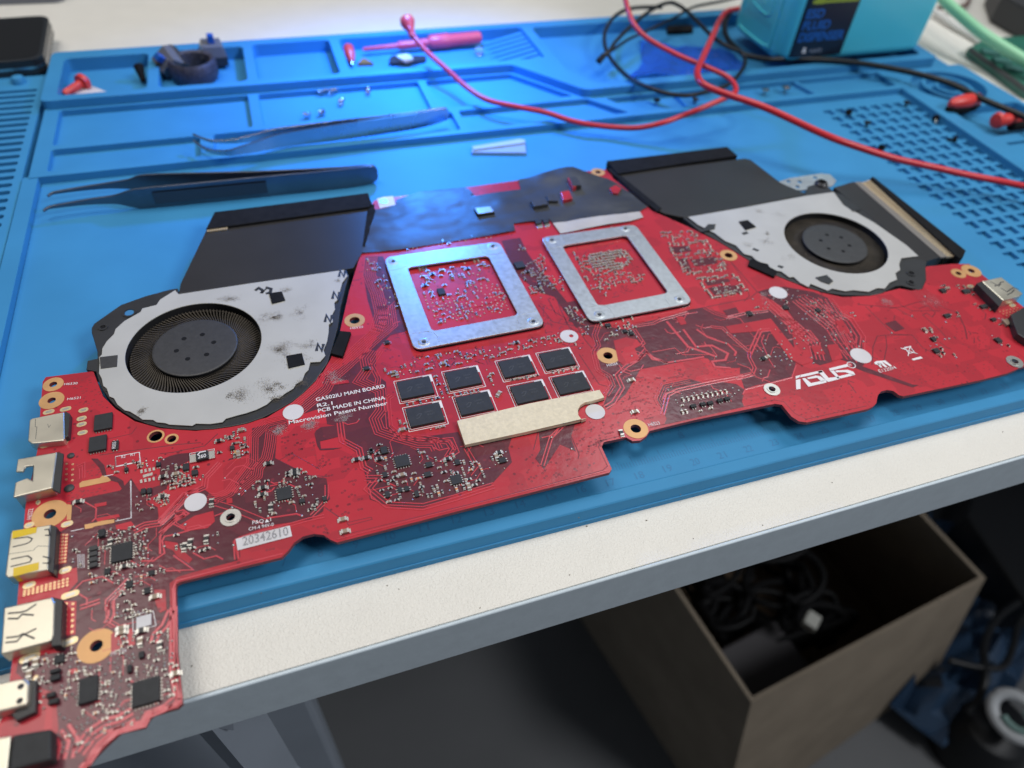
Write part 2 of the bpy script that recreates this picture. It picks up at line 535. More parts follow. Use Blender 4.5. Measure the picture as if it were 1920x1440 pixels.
# pockets get little raised shoulder bars that catch the light
m = MB(); pf = [(-1.04, ZT), (-.87, .19), (-.83, .225), (-.78, .235), (-.46, .235), (-.425, .22), (-.41, .19), (-.405, -.16)]
vs = [(x, y, z) for x in (-8, 52.5) for y, z in pf]; k = len(pf)
m.add(vs, [(i, k + i, k + i + 1, i + 1) for i in range(k - 1)] + [tuple(range(k)), tuple(range(2 * k - 1, k - 1, -1))])
m.obj('front_lip', silicone, mat)
m = MB(); m.prism(rrect(45.75, -.3, 46.35, 21.9, .1), -.1, .32); m.obj('side_rib', silicone, mat, bevel=.08, seg=3)
m = MB(); m.prism(rrect(-1.95, -.3, -1.32, 21.9, .1), -.1, .32); m.obj('side_rib', silicone, mat, bevel=.08, seg=3)
# ventilated comb strip on the left
m = MB()
slots = []
for k in range(46):
    y = 31.0 - k * .62
    if y < 2: break
    slots.append(rrect(-7.6, y - .31, -2.35, y, .12, 3))
m.prism([(-8, -.3), (-2.02, -.3), (-2.02, 32.6), (-8, 32.6)], -.14, .24, slots)
m.obj('slotted_strip', silicone, mat, bevel=.04)
m = MB(); m.lathe((-3.3, 31.9), [(.34, .2), (.34, .42), (.27, .55), (.12, .6)], 20); m.obj('stud', silicone, mat, smooth=True)
# front parts tray
m = MB()
holes = [rrect(-1.0, 24.5, 8.0, 28.0, .15), rrect(8.5, 24.5, 17.15, 28.0, .15),
         round_poly([(17.6, 24.6), (25.3, 24.6), (22.6, 28.0), (17.6, 28.0)], .2),
         rrect(-1.0, 22.15, 5.5, 24.1, .15), rrect(6.1, 22.15, 18.1, 24.1, .15),
         round_poly([(18.5, 22.15), (27.6, 22.15), (25.9, 24.15), (18.5, 24.15)], .15),
         round_poly([(28.2, 22.15), (45.6, 22.15), (45.6, 24.0), (27.0, 24.0)], .15)]
m.prism([(-1.7, 21.75), (46.35, 21.75), (46.35, 24.35), (25.8, 24.35), (22.7, 28.3), (-1.7, 28.3)], 0.0, .36, holes)
m.obj('front_tray', silicone, mat, bevel=.07, seg=3)
m = MB(); m.prism([(-1.65, 21.8), (46.3, 21.8), (46.3, 24.3), (25.8, 24.3), (22.7, 28.2), (-1.65, 28.2)], -.14, .07); m.obj('front_tray_floor', silicone, mat)
m = MB(); m.box((31.5, 23.1, .18), (.35, 1.9, .22)); m.obj('divider', silicone, mat, bevel=.06)
m = MB(); m.box((39.8, 23.1, .18), (.35, 1.9, .22), .25); m.obj('divider', silicone, mat, bevel=.06)
# raised back tray
m = MB()
holes = [rrect(-1.05, 28.75, 3.15, 33.15, .3), rrect(3.7, 28.75, 8.15, 33.25, .3), rrect(8.65, 28.75, 13.05, 33.4, .3),
         rrect(13.6, 28.75, 25.05, 33.4, .3),
         round_poly([(26.7, 25.0), (49.6, 25.0), (49.6, 33.2), (25.7, 33.2), (25.7, 27.0)], .4)]
m.prism(round_poly([(-1.75, 28.2), (22.8, 28.2), (25.85, 24.3), (50.4, 24.3), (50.6, 34.1), (-1.75, 34.1)], .4), 0, .80, holes)
m.obj('back_tray', silicone, mat, bevel=.09, seg=3)
m = MB(); m.prism([(-1.6, 28.3), (22.8, 28.3), (25.9, 24.4), (50.3, 24.4), (50.4, 34), (-1.6, 34)], -.14, .10); m.obj('back_tray_floor', silicone, mat)
m = MB()
for k in range(7):
    y = 29.0 + k * .6
    m.add([(22.2, y, .1), (24.95, y, .68), (24.95, y + .38, .68), (22.2, y + .38, .1), (24.95, y, .1), (24.95, y + .38, .1)], [(0, 1, 2, 3), (0, 4, 1), (3, 2, 5), (1, 4, 5, 2)])
m.obj('ribbed_ramp', silicone, mat)
# right hand tray with arcs
m = MB()
m.prism(round_poly([(46.4, 1), (52.4, 1), (52.4, 24.2), (46.4, 24.2)], .3), -.14, .28, [
    [(49.2 + 2.4 * math.cos(t), 21.6 + 2.0 * math.sin(t)) for t in [k * 2 * PI / 36 for k in range(36)]],
    rrect(46.9, 15.6, 52.0, 18.9, .3), rrect(47.2, 14.6, 52.0, 14.85, .1), rrect(46.9, 3, 52, 13.2, .4)])
m.obj('side_tray', silicone, mat, bevel=.06)
m = MB(); m.ring((49.2, 21.6), 1.35, 1.6, -.14, .22, 36); m.ring((49.2, 21.6), .6, .8, -.14, .2, 30); m.obj('ring_rib', silicone, mat, bevel=.05)
# ruler: numbers and scale marks moulded in the silicone
m = MB()
for k in range(0, 44 * 1 + 1):
    for s in range(10 if k < 44 else 1):
        x = k + s / 10 - 0.02
        l = .42 if s == 0 else (.3 if s == 5 else .2)
        m.prism([(x, .36), (x + .022, .36), (x + .022, .36 + l), (x, .36 + l)], 0, .004)
for k in range(0, 17):
    for s in range(8):
        x = (k + s / 8) * 2.54 - .25
        l = .34 if s == 0 else (.24 if s == 4 else .15)
        m.prism([(x, 1.42), (x + .022, 1.42), (x + .022, 1.42 - l), (x, 1.42 - l)], 0, .004)
m.obj('ruler_marks', silicone_ink, mat)
for k in range(4, 40):
    s = str(k); w = .15 * len(s)
    text(s, (k - w / 2, -.13), (k + w / 2, -.13), .26, .005, silicone_ink, mat, 'ruler_number')
for k in range(5, 15):
    s = str(k); w = .20 * len(s); x = k * 2.54 - .25
    text(s, (x - w / 2, .98), (x + w / 2, .98), .28, .005, silicone_ink, mat, 'ruler_number')
# ================================================================== motherboard
board = thing('motherboard', 'red laptop motherboard with two fans and two steel frames, lying on the blue mat', 'circuit board', (17, 6, 0))
def rot2(p, a, c=(0, 0)):
    co, si = math.cos(a), math.sin(a)
    return (c[0] + co * p[0] - si * p[1], c[1] + si * p[0] + co * p[1])
outl_px = [(80, 716), (86, 707), (175, 696), (180, 710), (193, 743), (217, 767), (253, 790), (300, 803), (367, 808), (433, 800), (500, 783), (550, 753), (600, 707), (620, 673),
           (636, 628), (655, 545), (678, 470), (690, 395), (702, 376), (740, 369), (870, 352), (975, 338), (1065, 324), (1140, 318), (1150, 335), (1222, 395), (1290, 425), (1340, 450), (1362, 458),
           (1395, 475), (1430, 495), (1480, 520), (1505, 537), (1542, 549), (1580, 557), (1630, 555), (1686, 541), (1710, 545), (1730, 540), (1736, 500), (1783, 495), (1817, 495), (1849, 521), (1925, 580), (2035, 655), (1985, 672), (1912, 689), (1903, 694), (1888, 700), (1837, 713), (1694, 743),
           (1686, 741), (1675, 733), (1663, 731), (1652, 734), (1646, 741), (1643, 756), (1636, 763), (1627, 767), (1513, 792), (1498, 790), (1484, 781), (1466, 759), (1453, 757),
           (1300, 788), (1218, 808), (1212, 818), (1200, 826), (1186, 827), (1174, 820), (1132, 829), (1128, 838), (1147, 879), (1143, 886), (860, 958), (632, 1017), (620, 1012), (606, 1003), (588, 1001), (568, 1006), (552, 1017), (540, 1033), (528, 1045),
           (466, 1060), (338, 1091), (331, 1095), (330, 1104), (333, 1223), (342, 1318), (333, 1327), (287, 1340), (279, 1348), (271, 1363), (225, 1373), (200, 1396), (177, 1419), (162, 1440), (120, 1490), (20, 1560), (-90, 1560), (-30, 1400), (8, 1340), (23, 1242), (33, 1122), (48, 947), (70, 845), (76, 767)]
OUTL = [U(a, b, ZB) for a, b in outl_px]
def R_(r, x, y, z=ZB): return world(r, [(x, y)], z)[0]
# mounting holes: centre, pad radius, hole radius
pads = [(R_('P', 100, 721), .30, .115), (R_('P', 97, 751), .36, .12), (R_('P', 94, 964), .45, .155), (R_('P', 181, 1211), .43, .145), (R_('P', 665, 601), .36, .18),
        (R_('P', 1140, 667), .40, .17), (R_('P', 1192, 804), .40, .17), (R_('P', 1366, 479), .36, .17), (R_('P', 1121, 323), .33, .13),
        (R_('P', 1797, 513), .30, .12), (R_('P', 1821, 508), .40, .14)]
tinpads = [(R_('P', 433, 971), .28, .12), (R_('P', 1447, 731), .28, .12), (R_('P', 1902, 679), .30, .12)]
plain_holes = [(R_('P', 292, 818), .25, .19), (R_('P', 322, 823), .20, .13)]
holes = [circle(c, h, 20) for c, r, h in pads + tinpads + plain_holes]
m = MB()
m.prism(OUTL, ZB - .125, ZB - .004, holes)
m.cur = 1
m.sheet(OUTL, ZB, holes)
# thin upper side walls of the mask layer
pcb = m.obj('circuit_board', [pcb_edge, pcb_red], board)

def sheet_cut(m, P, z):
    """flat sheet over P that leaves the drilled holes open"""
    x0, x1 = min(p[0] for p in P), max(p[0] for p in P); y0, y1 = min(p[1] for p in P), max(p[1] for p in P)
    hs = [(c, h) for c, r, h in pads + tinpads + plain_holes if x0 - h < c[0] < x1 + h and y0 - h < c[1] < y1 + h]
    if not hs: m.sheet(P, z); return
    V = [Vector(p) for p in P]; E_ = [(i, (i + 1) % len(P)) for i in range(len(P))]
    for c, h in hs:
        k = len(V); V += [Vector(p) for p in circle(c, h + .002, 20)]; E_ += [(k + i, k + (i + 1) % 20) for i in range(20)]
    r = delaunay_2d_cdt(V, E_, [], 0, 1e-6)
    vs, fs = r[0], r[2]; keep = []
    for f in fs:
        cx_ = sum(vs[i].x for i in f) / len(f); cy_ = sum(vs[i].y for i in f) / len(f)
        if inside((cx_, cy_), P) and all((cx_ - c[0]) ** 2 + (cy_ - c[1]) ** 2 > h * h for c, h in hs): keep.append(tuple(f))
    keep = [f if (vs[f[1]] - vs[f[0]]).cross(vs[f[2]] - vs[f[0]]) > 0 else f[::-1] for f in keep]
    m.add([(v.x, v.y, z) for v in vs], keep)
DARK = []
def dark(r, pts): DARK.append(world(r, pts, ZB))
dark('P', [(133, 941), (160, 935), (225, 920), (246, 897), (262, 922), (312, 906), (315, 929), (296, 972), (354, 925), (395, 905), (410, 885), (430, 860), (470, 850), (473, 803), (537, 786),
           (540, 799), (519, 817), (516, 859), (579, 892), (612, 897), (619, 936), (608, 945), (606, 959), (583, 974), (508, 985), (446, 1007), (436, 1015), (446, 1051), (362, 1073),
           (333, 1082), (318, 1094), (321, 1220), (328, 1310), (325, 1322), (270, 1340), (262, 1356), (215, 1367), (170, 1405), (150, 1440), (100, 1480), (60, 1440), (110, 1370), (104, 1300), (60, 1285), (30, 1262),
           (35, 1235), (112, 1223), (117, 1122), (146, 1090), (144, 1064), (108, 1072), (106, 1002), (133, 985)])
dark('D', [(140, 700), (240, 640), (520, 480), (620, 330), (700, 230), (640, 60), (640, 0), (760, 0), (860, 260), (860, 300), (740, 320), (600, 470), (600, 680), (690, 750), (700, 890), (720, 1130), (800, 1230),
           (980, 1250), (1340, 1200), (1400, 1310), (1560, 1290), (1700, 1440), (560, 1440), (420, 1380), (330, 1300), (270, 1150), (160, 1130), (140, 1000), (60, 1000), (-60, 1040), (-120, 1000), (20, 860), (120, 790)])
dark('Q5', [(20, 1060), (130, 1052), (250, 1045), (400, 1050), (620, 1010), (690, 1056), (900, 1010), (970, 990), (940, 1080), (960, 1160), (840, 1290), (680, 1330), (460, 1420), (280, 1410), (160, 1370), (140, 1250), (100, 1120)])
dark('Q5', [(1180, 960), (1320, 930), (1290, 1020), (1320, 1100), (1230, 1060), (1140, 1200), (1090, 1140), (1120, 1090), (1110, 990)])
dark('F', [(10, 680), (190, 640), (460, 560), (560, 545), (720, 600), (900, 580), (1060, 560), (1160, 640), (1220, 720), (1250, 940), (1240, 1010), (1210, 1080), (950, 1130), (860, 1160), (800, 1120), (660, 1100), (560, 1112), (440, 1080),
           (250, 1130), (210, 1240), (240, 1300), (280, 1380), (262, 1425), (300, 1418), (860, 1292), (845, 1250), (866, 1165), (830, 1050), (830, 1000), (700, 1000), (640, 990), (590, 930), (560, 925), (80, 1010), (50, 1070), (20, 1120), (-40, 1180), (-100, 1080), (0, 1000), (-60, 850), (-30, 760)])
dark('E', [(640, 120), (760, 190), (900, 240), (1180, 290), (1280, 400), (1200, 440), (1120, 350), (1010, 380), (1050, 560), (1100, 610), (1300, 460), (1400, 560), (1240, 650), (1120, 860), (960, 1000), (920, 960), (990, 760), (880, 620), (840, 430), (840, 380), (700, 240), (600, 200)])
dark('F', [(960, 430), (1020, 410), (1160, 390), (1380, 430), (1500, 480), (1580, 580), (1680, 680), (1740, 760), (1760, 980), (1700, 1000), (1660, 960), (1560, 930), (1500, 960), (1430, 980), (1380, 960), (1340, 760), (1240, 640), (1180, 560)])
dark('G', [(300, 1110), (360, 1135), (860, 1318), (925, 1325), (865, 1348), (400, 1195), (290, 1150)])
dark('G', [(600, 740), (700, 710), (790, 790), (700, 820)])
dark('H', [(960, 520), (1080, 500), (1130, 600), (1200, 700), (1260, 760), (1340, 860), (1420, 960), (1500, 1060), (1440, 1080), (1300, 880), (1200, 850), (1060, 740), (1000, 620)])
dark('H', [(90, 620), (200, 620), (330, 960), (380, 1090), (240, 1130), (160, 1100), (100, 900), (70, 720)])
dark('A', [(880, 0), (940, 60), (960, 150), (1040, 160), (1110, 200), (1130, 285), (1090, 262), (1060, 215), (930, 180), (900, 90), (820, 0)])
dark('C', [(90, 360), (170, 340), (280, 330), (270, 400), (190, 440), (170, 520), (60, 640), (0, 640), (0, 400)])
dark('C', [(1405, 130), (1450, 100), (1600, 85), (1640, 120), (1600, 190), (1440, 230), (1450, 295), (1640, 285), (1560, 305), (1440, 310), (1415, 270), (1390, 160)])
dark('E', [(560, 40), (660, 20), (720, 90), (640, 110)])
dark('F', [(700, 570), (800, 545), (830, 600), (740, 615)])
for q in ([(310, 95), (440, 82), (470, 125), (345, 140)], [(455, 190), (640, 165), (665, 215), (500, 240)], [(360, 185), (430, 178), (470, 270), (440, 280)], [(560, 350), (740, 330), (760, 352), (590, 385)], [(590, 400), (700, 385), (820, 380), (850, 430), (640, 455)]): dark('F', q)
m = MB()
for i, P in enumerate(DARK): sheet_cut(m, P, ZB + .003 + .0003 * i)
m.obj('bare_laminate', pcb_dark, board)
ISL = []
def isl(r, pts): ISL.append(world(r, pts, ZB))
isl('C', [(420, 560), (520, 430), (800, 350), (810, 440), (680, 600), (680, 660), (600, 720), (500, 735), (410, 670)])
isl('C', [(170, 990), (310, 900), (480, 855), (495, 950), (430, 1010), (230, 1040)])
isl('A', [(1390, 1180), (1490, 1180), (1500, 1360), (1440, 1390), (1400, 1300)])
isl('A', [(1480, 740), (1600, 760), (1610, 800), (1735, 905), (1700, 945), (1590, 880), (1560, 830), (1490, 800)])
isl('A', [(1310, 380), (1400, 330), (1530, 260), (1600, 330), (1580, 420), (1430, 540), (1420, 440)])
isl('A', [(860, 540), (1070, 500), (1080, 525), (880, 570)])
isl('A', [(1040, 600), (1180, 565), (1210, 600), (1180, 640), (1050, 640)])
isl('A', [(850, 410), (960, 390), (960, 420), (855, 440)])
isl('F', [(720, 690), (1060, 630), (1250, 870), (1360, 960), (1290, 980), (1200, 930), (1050, 720), (760, 742)])
isl('E', [(1010, 380), (1120, 350), (1220, 370), (1260, 420), (1200, 450), (1240, 540), (1100, 600), (1050, 560)])
isl('B', [(1000, 240), (1060, 190), (1100, 330), (1060, 400), (1000, 400)])
isl('B', [(1150, 200), (1190, 180), (1220, 330), (1160, 350)])
isl('F', [(350, 620), (400, 615), (430, 670), (385, 680)])
isl('F', [(1480, 830), (1560, 820), (1600, 930), (1520, 950)])
isl('F', [(1360, 840), (1430, 830), (1470, 900), (1390, 900)])
isl('F', [(20, 625), (110, 605), (120, 650), (30, 665)])
isl('H', [(700, 860), (900, 800), (960, 900), (760, 960)])
isl('F', [(1540, 650), (1600, 640), (1650, 740), (1600, 750)])
isl('B', [(620, 560), (700, 540), (700, 580), (630, 600)])
isl('D', [(180, 745), (350, 735), (360, 760), (200, 780)])
isl('C', [(600, 745), (650, 740), (655, 785), (600, 790)])
for i, P in enumerate(ISL):
    m = MB(); sheet_cut(m, P, ZB + .0105 + .0003 * i); m.obj('copper_pour', pcb_red, board)

# tracks: hand-traced bundles, then short routed stubs through the bare areas
TZ = ZB + .008
m = MB()
def bundle(r, pts, n, sp, w=.030, z=TZ):
    P = world(r, pts, z)
    P = [Vector(p) for p in P]
    for i in range(n):
        m.ribbon(offset_path(P, (i - (n - 1) / 2) * sp), w, z, .005)
bundle('D', [(690, 60), (715, 230), (560, 360), (300, 600), (160, 720), (120, 800), (0, 900), (-160, 1030)], 9, .075)
bundle('H', [(130, 560), (110, 740), (160, 860), (190, 990), (150, 1110)], 7, .075)
bundle('D', [(560, 460), (500, 540), (520, 640), (450, 740), (500, 760), (640, 830), (650, 1000), (590, 1080), (630, 1190), (800, 1250), (980, 1300), (1120, 1300), (1150, 1360)], 5, .085)
bundle('D', [(740, 870), (700, 900), (720, 1150), (830, 1250), (1000, 1250), (1250, 1290), (1290, 1350), (1240, 1430)], 3, .09)
bundle('D', [(640, 470), (560, 600), (620, 720), (610, 790)], 3, .08)
bundle('C', [(1140, 20), (960, 60), (835, 190), (830, 420), (690, 600), (620, 690), (500, 745), (420, 735)], 6, .062, .024)
bundle('C', [(1150, 90), (1000, 150), (985, 270), (960, 380), (880, 470), (870, 540), (740, 640), (690, 700)], 6, .062, .024)
bundle('C', [(1620, 60), (1640, 220), (1790, 300), (1830, 460), (1900, 500)], 3, .09, .04)
bundle('C', [(0, 970), (100, 870), (260, 700), (400, 640), (410, 560), (540, 420)], 3, .08, .04)
bundle('C', [(690, 1290), (680, 1170), (690, 1120), (860, 1060), (1060, 1010), (1340, 930), (1480, 900)], 2, .09, .04)
bundle('C', [(960, 920), (1100, 900), (1230, 880), (1290, 905)], 1, .1, .05)
bundle('C', [(1360, 900), (1470, 790), (1500, 720), (1500, 620)], 2, .09, .035)
bundle('C', [(470, 780), (520, 790), (650, 830), (940, 950)], 2, .16, .03)
bundle('C', [(490, 900), (600, 860), (650, 820)], 1, .1, .04)
bundle('C', [(0, 1060), (60, 1000), (130, 940), (230, 880), (200, 860), (130, 880)], 2, .10, .05)
bundle('A', [(1440, 860), (1440, 700), (1480, 640), (1600, 500), (1660, 480), (1660, 520), (1540, 560), (1450, 640)], 1, .12, .06)
bundle('A', [(1270, 920), (1380, 920), (1480, 850), (1460, 740), (1480, 700), (1580, 680), (1900, 590)], 1, .12, .05)
bundle('A', [(1200, 650), (1300, 600), (1430, 580), (1660, 330), (1790, 290)], 3, .09, .045)
bundle('A', [(980, 1360), (980, 1280), (1080, 1180), (1170, 1090)], 3, .08, .04)
bundle('A', [(720, 1340), (900, 1280)], 2, .1, .05)
bundle('A', [(700, 80), (740, 60), (740, 180)], 3, .07, .03)
bundle('A', [(1490, 1010), (1740, 1000), (1560, 870)], 1, .1, .05)
bundle('B', [(1540, 20), (1480, 160), (1400, 240), (1380, 320)], 2, .14, .07)
bundle('B', [(1560, -10), (1560, 560), (1600, 800), (1480, 900), (1330, 960), (1290, 1040), (1060, 1100), (900, 1230), (780, 1400)], 2, .13, .06)
bundle('B', [(960, 140), (1000, 60), (1000, -60)], 2, .12, .06)
bundle('B', [(1200, 950), (1080, 1020), (940, 1060), (820, 1140), (700, 1300)], 3, .14, .07)
bundle('B', [(550, 1100), (620, 1200), (580, 1360)], 3, .16, .08)
bundle('E', [(880, 220), (840, 330), (870, 420), (830, 480), (870, 640), (970, 700), (1000, 780), (940, 870)], 3, .09)
bundle('E', [(1300, 460), (1220, 550), (1120, 610), (1040, 690), (1090, 800), (1010, 930), (930, 980)], 2, .12, .05)
bundle('E', [(1300, 470), (1360, 545), (1440, 560), (1500, 580)], 1, .1, .07)
bundle('E', [(1150, 250), (1200, 280), (1280, 400), (1250, 430)], 2, .1, .04)
bundle('F', [(20, 690), (180, 665), (230, 640), (440, 580)], 2, .1, .04)
bundle('F', [(280, 650), (440, 840), (560, 880), (650, 915)], 1, .1, .10)
bundle('F', [(405, 710), (500, 840), (620, 830), (740, 890), (720, 940), (620, 950), (640, 990), (760, 1000)], 1, .1, .09)
bundle('F', [(505, 710), (590, 770), (740, 820), (800, 880), (790, 910)], 1, .1, .08)
bundle('F', [(130, 880), (180, 920), (280, 960), (480, 930), (560, 915)], 1, .1, .08)
bundle('F', [(0, 965), (70, 940), (130, 880)], 1, .1, .08)
bundle('F', [(170, 880), (340, 850), (400, 900), (600, 900)], 1, .1, .035)
bundle('F', [(610, 690), (700, 700), (740, 740), (900, 880), (900, 920), (940, 1000), (920, 1050), (800, 1080)], 2, .10, .045)
bundle('F', [(900, 900), (980, 720), (1060, 710)], 2, .12, .06)
bundle('F', [(1010, 750), (990, 800), (1050, 940), (1090, 1000)], 1, .12, .04)
bundle('F', [(560, 545), (640, 590), (740, 620), (860, 590), (1040, 570)], 2, .11, .04)
bundle('F', [(560, 1105), (800, 1060), (860, 1055), (930, 1040)], 2, .12, .03)
bundle('F', [(250, 1350), (290, 1200), (360, 1165), (600, 1110), (860, 1060)], 2, .11, .05)
bundle('F', [(240, 1280), (215, 1235), (260, 1130), (450, 1090)], 4, .08, .025)
bundle('F', [(1120, 590), (1220, 660), (1240, 720), (1330, 740), (1380, 800), (1420, 940)], 4, .14, .05)
bundle('F', [(1030, 500), (1190, 640), (1300, 740), (1400, 830)], 4, .16, .05)
bundle('F', [(1270, 480), (1420, 600), (1540, 700), (1600, 800), (1700, 930)], 5, .17, .05)
bundle('F', [(1480, 480), (1560, 600), (1640, 640), (1720, 760), (1710, 850)], 4, .16, .05)
bundle('F', [(1390, 480), (1560, 640), (1640, 780), (1740, 960)], 3, .17, .05)
bundle('F', [(1250, 980), (1220, 1070), (870, 1160), (850, 1200)], 1, .17, .05)
bundle('Q5', [(500, 1040), (620, 1030), (650, 1100), (560, 1160)], 2, .12, .035)
bundle('Q5', [(1240, 960), (1180, 1020), (1130, 1180)], 2, .10, .04)
bundle('Q5', [(130, 1250), (200, 1250), (150, 1310), (260, 1400), (460, 1410), (640, 1360), (860, 1290)], 3, .10, .035)
bundle('Q5', [(700, 1080), (760, 1180), (720, 1230)], 2, .12, .03)
bundle('P', [(325, 1102), (328, 1223), (336, 1314), (328, 1322), (285, 1334), (274, 1344), (266, 1358), (222, 1368), (197, 1391), (173, 1414), (150, 1440)], 1, .1, .09)
bundle('P', [(325, 1102), (331, 1089), (466, 1054), (530, 1038)], 1, .1, .05)
bundle('P', [(632, 1011), (860, 953), (1138, 882)], 1, .1, .03)
# automatically routed short stubs inside the bare areas, 0/45/90 degree turns
dots = []
for P in DARK:
    xs = [p[0] for p in P]; ys = [p[1] for p in P]
    A_ = abs(sum(P[i][0] * P[(i + 1) % len(P)][1] - P[(i + 1) % len(P)][0] * P[i][1] for i in range(len(P)))) / 2
    for k in range(int(A_ * 4.2)):
        p = (random.uniform(min(xs), max(xs)), random.uniform(min(ys), max(ys)))
        if not inside(p, P): continue
        a = random.choice([0, 1, 2, 3, 4, 5, 6, 7]) * PI / 4 + .012
        path = [p]; ok = True
        for s in range(random.choice([2, 3, 3])):
            L = random.uniform(.12, .5)
            p2 = (path[-1][0] + L * math.cos(a), path[-1][1] + L * math.sin(a))
            if not inside(p2, P): ok = False; break
            path.append(p2); a += random.choice([-1, 1]) * PI / 4
        if ok and len(path) > 1:
            m.ribbon(path, random.choice([.02, .025, .04]), ZB + .0085, .004)
            if random.random() < .5: dots.append(path[0])
m.obj('copper_track', trace_red, board, kind='stuff')
# dark gap lines drawn through the red pour
m = MB()
def gap(r, pts, w=.035):
    m.ribbon([Vector(p) for p in world(r, pts, ZB)], w, ZB + .0005, .0012)
gap('C', [(0, 340), (100, 330), (400, 270), (520, 160)], .03)
gap('C', [(1050, 390), (1340, 535), (1420, 540), (1510, 545)], .03)
gap('G', [(420, 580), (600, 760), (680, 840), (860, 850), (960, 970), (1040, 1010), (1160, 1060)])
gap('G', [(480, 1130), (490, 960), (530, 860), (610, 850), (620, 960), (590, 1110)])
gap('G', [(620, 850), (820, 850)]); gap('G', [(340, 560), (700, 590), (900, 700)])
gap('G', [(920, 600), (1010, 570), (1080, 640), (1050, 680), (1000, 640), (960, 660), (1130, 810), (1180, 870)])
gap('G', [(1300, 650), (1360, 780), (1380, 890)], .05); gap('G', [(980, 490), (1180, 600), (1300, 640)])
gap('G', [(250, 1290), (330, 1400)]); gap('G', [(250, 1280), (310, 1300)])
gap('G', [(640, 600), (780, 580), (900, 540), (1000, 530)]); gap('G', [(1100, 900), (1190, 970), (1230, 980)])
gap('G', [(740, 560), (860, 620), (1130, 620)]); gap('G', [(1500, 590), (1560, 650), (1550, 700)])
gap('F', [(560, 545), (900, 480), (960, 430), (760, 200)], .04); gap('F', [(860, 500), (900, 460), (880, 380), (760, 200)], .03)
gap('E', [(420, 0), (480, 120), (570, 170), (590, 230), (680, 250), (760, 380), (830, 460), (820, 500)], .04)
gap('E', [(700, 500), (780, 620), (880, 770), (950, 790)], .03)
gap('H', [(1100, 740), (1240, 860), (1310, 870), (1340, 960), (1400, 1080), (1470, 1110)], .035)
gap('H', [(1200, 930), (1290, 1040), (1380, 1060)], .035)
gap('E', [(620, 1220), (700, 1400), (690, 1440)], .035); gap('E', [(330, 1200), (290, 1360)], .03)
gap('C', [(700, 1090), (720, 1270)], .03); gap('C', [(1480, 820), (1640, 930)], .03)
gap('C', [(1680, 960), (1900, 910), (1910, 930), (1700, 985), (1680, 960)], .02)
gap('P', [(650, 1008), (640, 1004), (900, 941), (1130, 882), (1139, 874), (1122, 838), (1127, 826), (1170, 816)], .022)
gap('P', [(1218, 802), (1300, 783), (1452, 750), (1470, 753), (1490, 775), (1512, 786), (1625, 761)], .022)
gap('Q4', [(560, 1120), (1000, 1060), (1130, 1050)], .03); gap('Q4', [(770, 960), (740, 1000), (560, 1040)], .02)
gap('Q4', [(1500, 1190), (1640, 1110), (1800, 1200)], .02)
gap('A', [(600, 390), (1080, 290), (1180, 260)], .03)
for k in range(420):    # small gap stubs, like routed fan-outs
    r, poly = random.choice([('D', [(620, 620), (1640, 430), (1640, 600), (700, 720)]), ('H', [(420, 720), (860, 640), (1010, 980), (540, 1060)]), ('H', [(1400, 560), (1780, 520), (1880, 840), (1600, 900)]),
                             ('E', [(330, 60), (560, 40), (760, 380), (700, 470), (300, 400)]), ('D', [(640, 0), (780, 0), (880, 280), (760, 380)]), ('F', [(240, 0), (560, 0), (880, 440), (620, 470)]), ('G', [(500, 500), (1500, 620), (1600, 1000), (400, 1100)])])
    W_ = world(r, poly, ZB); xs = [p[0] for p in W_]; ys = [p[1] for p in W_]
    p = (random.uniform(min(xs), max(xs)), random.uniform(min(ys), max(ys)))
    if not inside(p, W_): continue
    a = random.choice([PI / 2, PI / 2, PI / 4, 3 * PI / 4, 0]); L = random.uniform(.08, .28)
    m.ribbon([p, (p[0] + L * math.cos(a), p[1] + L * math.sin(a)), (p[0] + L * math.cos(a) + .06, p[1] + L * math.sin(a) + .06 * random.choice([-1, 1]))], random.choice([.018, .025, .035]), ZB + .0005, .0012)
m.obj('isolation_gap', trace_dark, board, kind='stuff')
# regular stitching dashes seen through the mask
m = MB()
for r, poly, sp in (('F', [(880, 1190), (1160, 1120), (1240, 1150), (1600, 1110), (1840, 1180), (1840, 1270), (1320, 1400), (1200, 1330), (1140, 1250), (860, 1270)], .26), ('Q4', [(380, 690), (510, 670), (560, 780), (600, 860), (420, 860)], .20), ('G', [(640, 1100), (1300, 1160), (1560, 1050), (1750, 1120), (1500, 1230), (820, 1400), (900, 1320), (500, 1180)], .24),
                    ('G', [(1250, 700), (1600, 640), (1600, 1000), (1400, 1060), (1280, 900)], .26), ('A', [(600, 50), (860, 60), (900, 150), (760, 190), (740, 80)], .15), ('C', [(1150, 180), (1380, 180), (1400, 380), (1480, 420), (1480, 520), (1340, 500), (1080, 390), (1080, 250)], .42),
                    ('E', [(1180, 720), (1400, 740), (1430, 900), (1440, 1060), (1180, 1080), (1060, 980)], .2), ('E', [(700, 1120), (1080, 1120), (1060, 1220), (880, 1270), (900, 1400), (700, 1400), (660, 1220)], .3), ('F', [(240, 1000), (600, 960), (820, 1010), (800, 1050), (300, 1080)], .24), ('A', [(560, 300), (1000, 260), (1000, 300), (640, 370)], .16)):
    W_ = world(r, poly, ZB); xs = [p[0] for p in W_]; ys = [p[1] for p in W_]; j = 0; y = min(ys)
    while y < max(ys):
        x = min(xs) + (j % 2) * sp / 2
        while x < max(xs):
            p = (x + random.uniform(-.25, .25) * sp, y + random.uniform(-.2, .2) * sp)
            if inside(p, W_) and random.random() < .8: m.ribbon([p, (p[0] + random.choice((.05, .08)), p[1] + random.choice((0, .03)))], random.choice((.03, .045)), ZB + .0005, .0012)
            x += sp
        y += sp * .6; j += 1
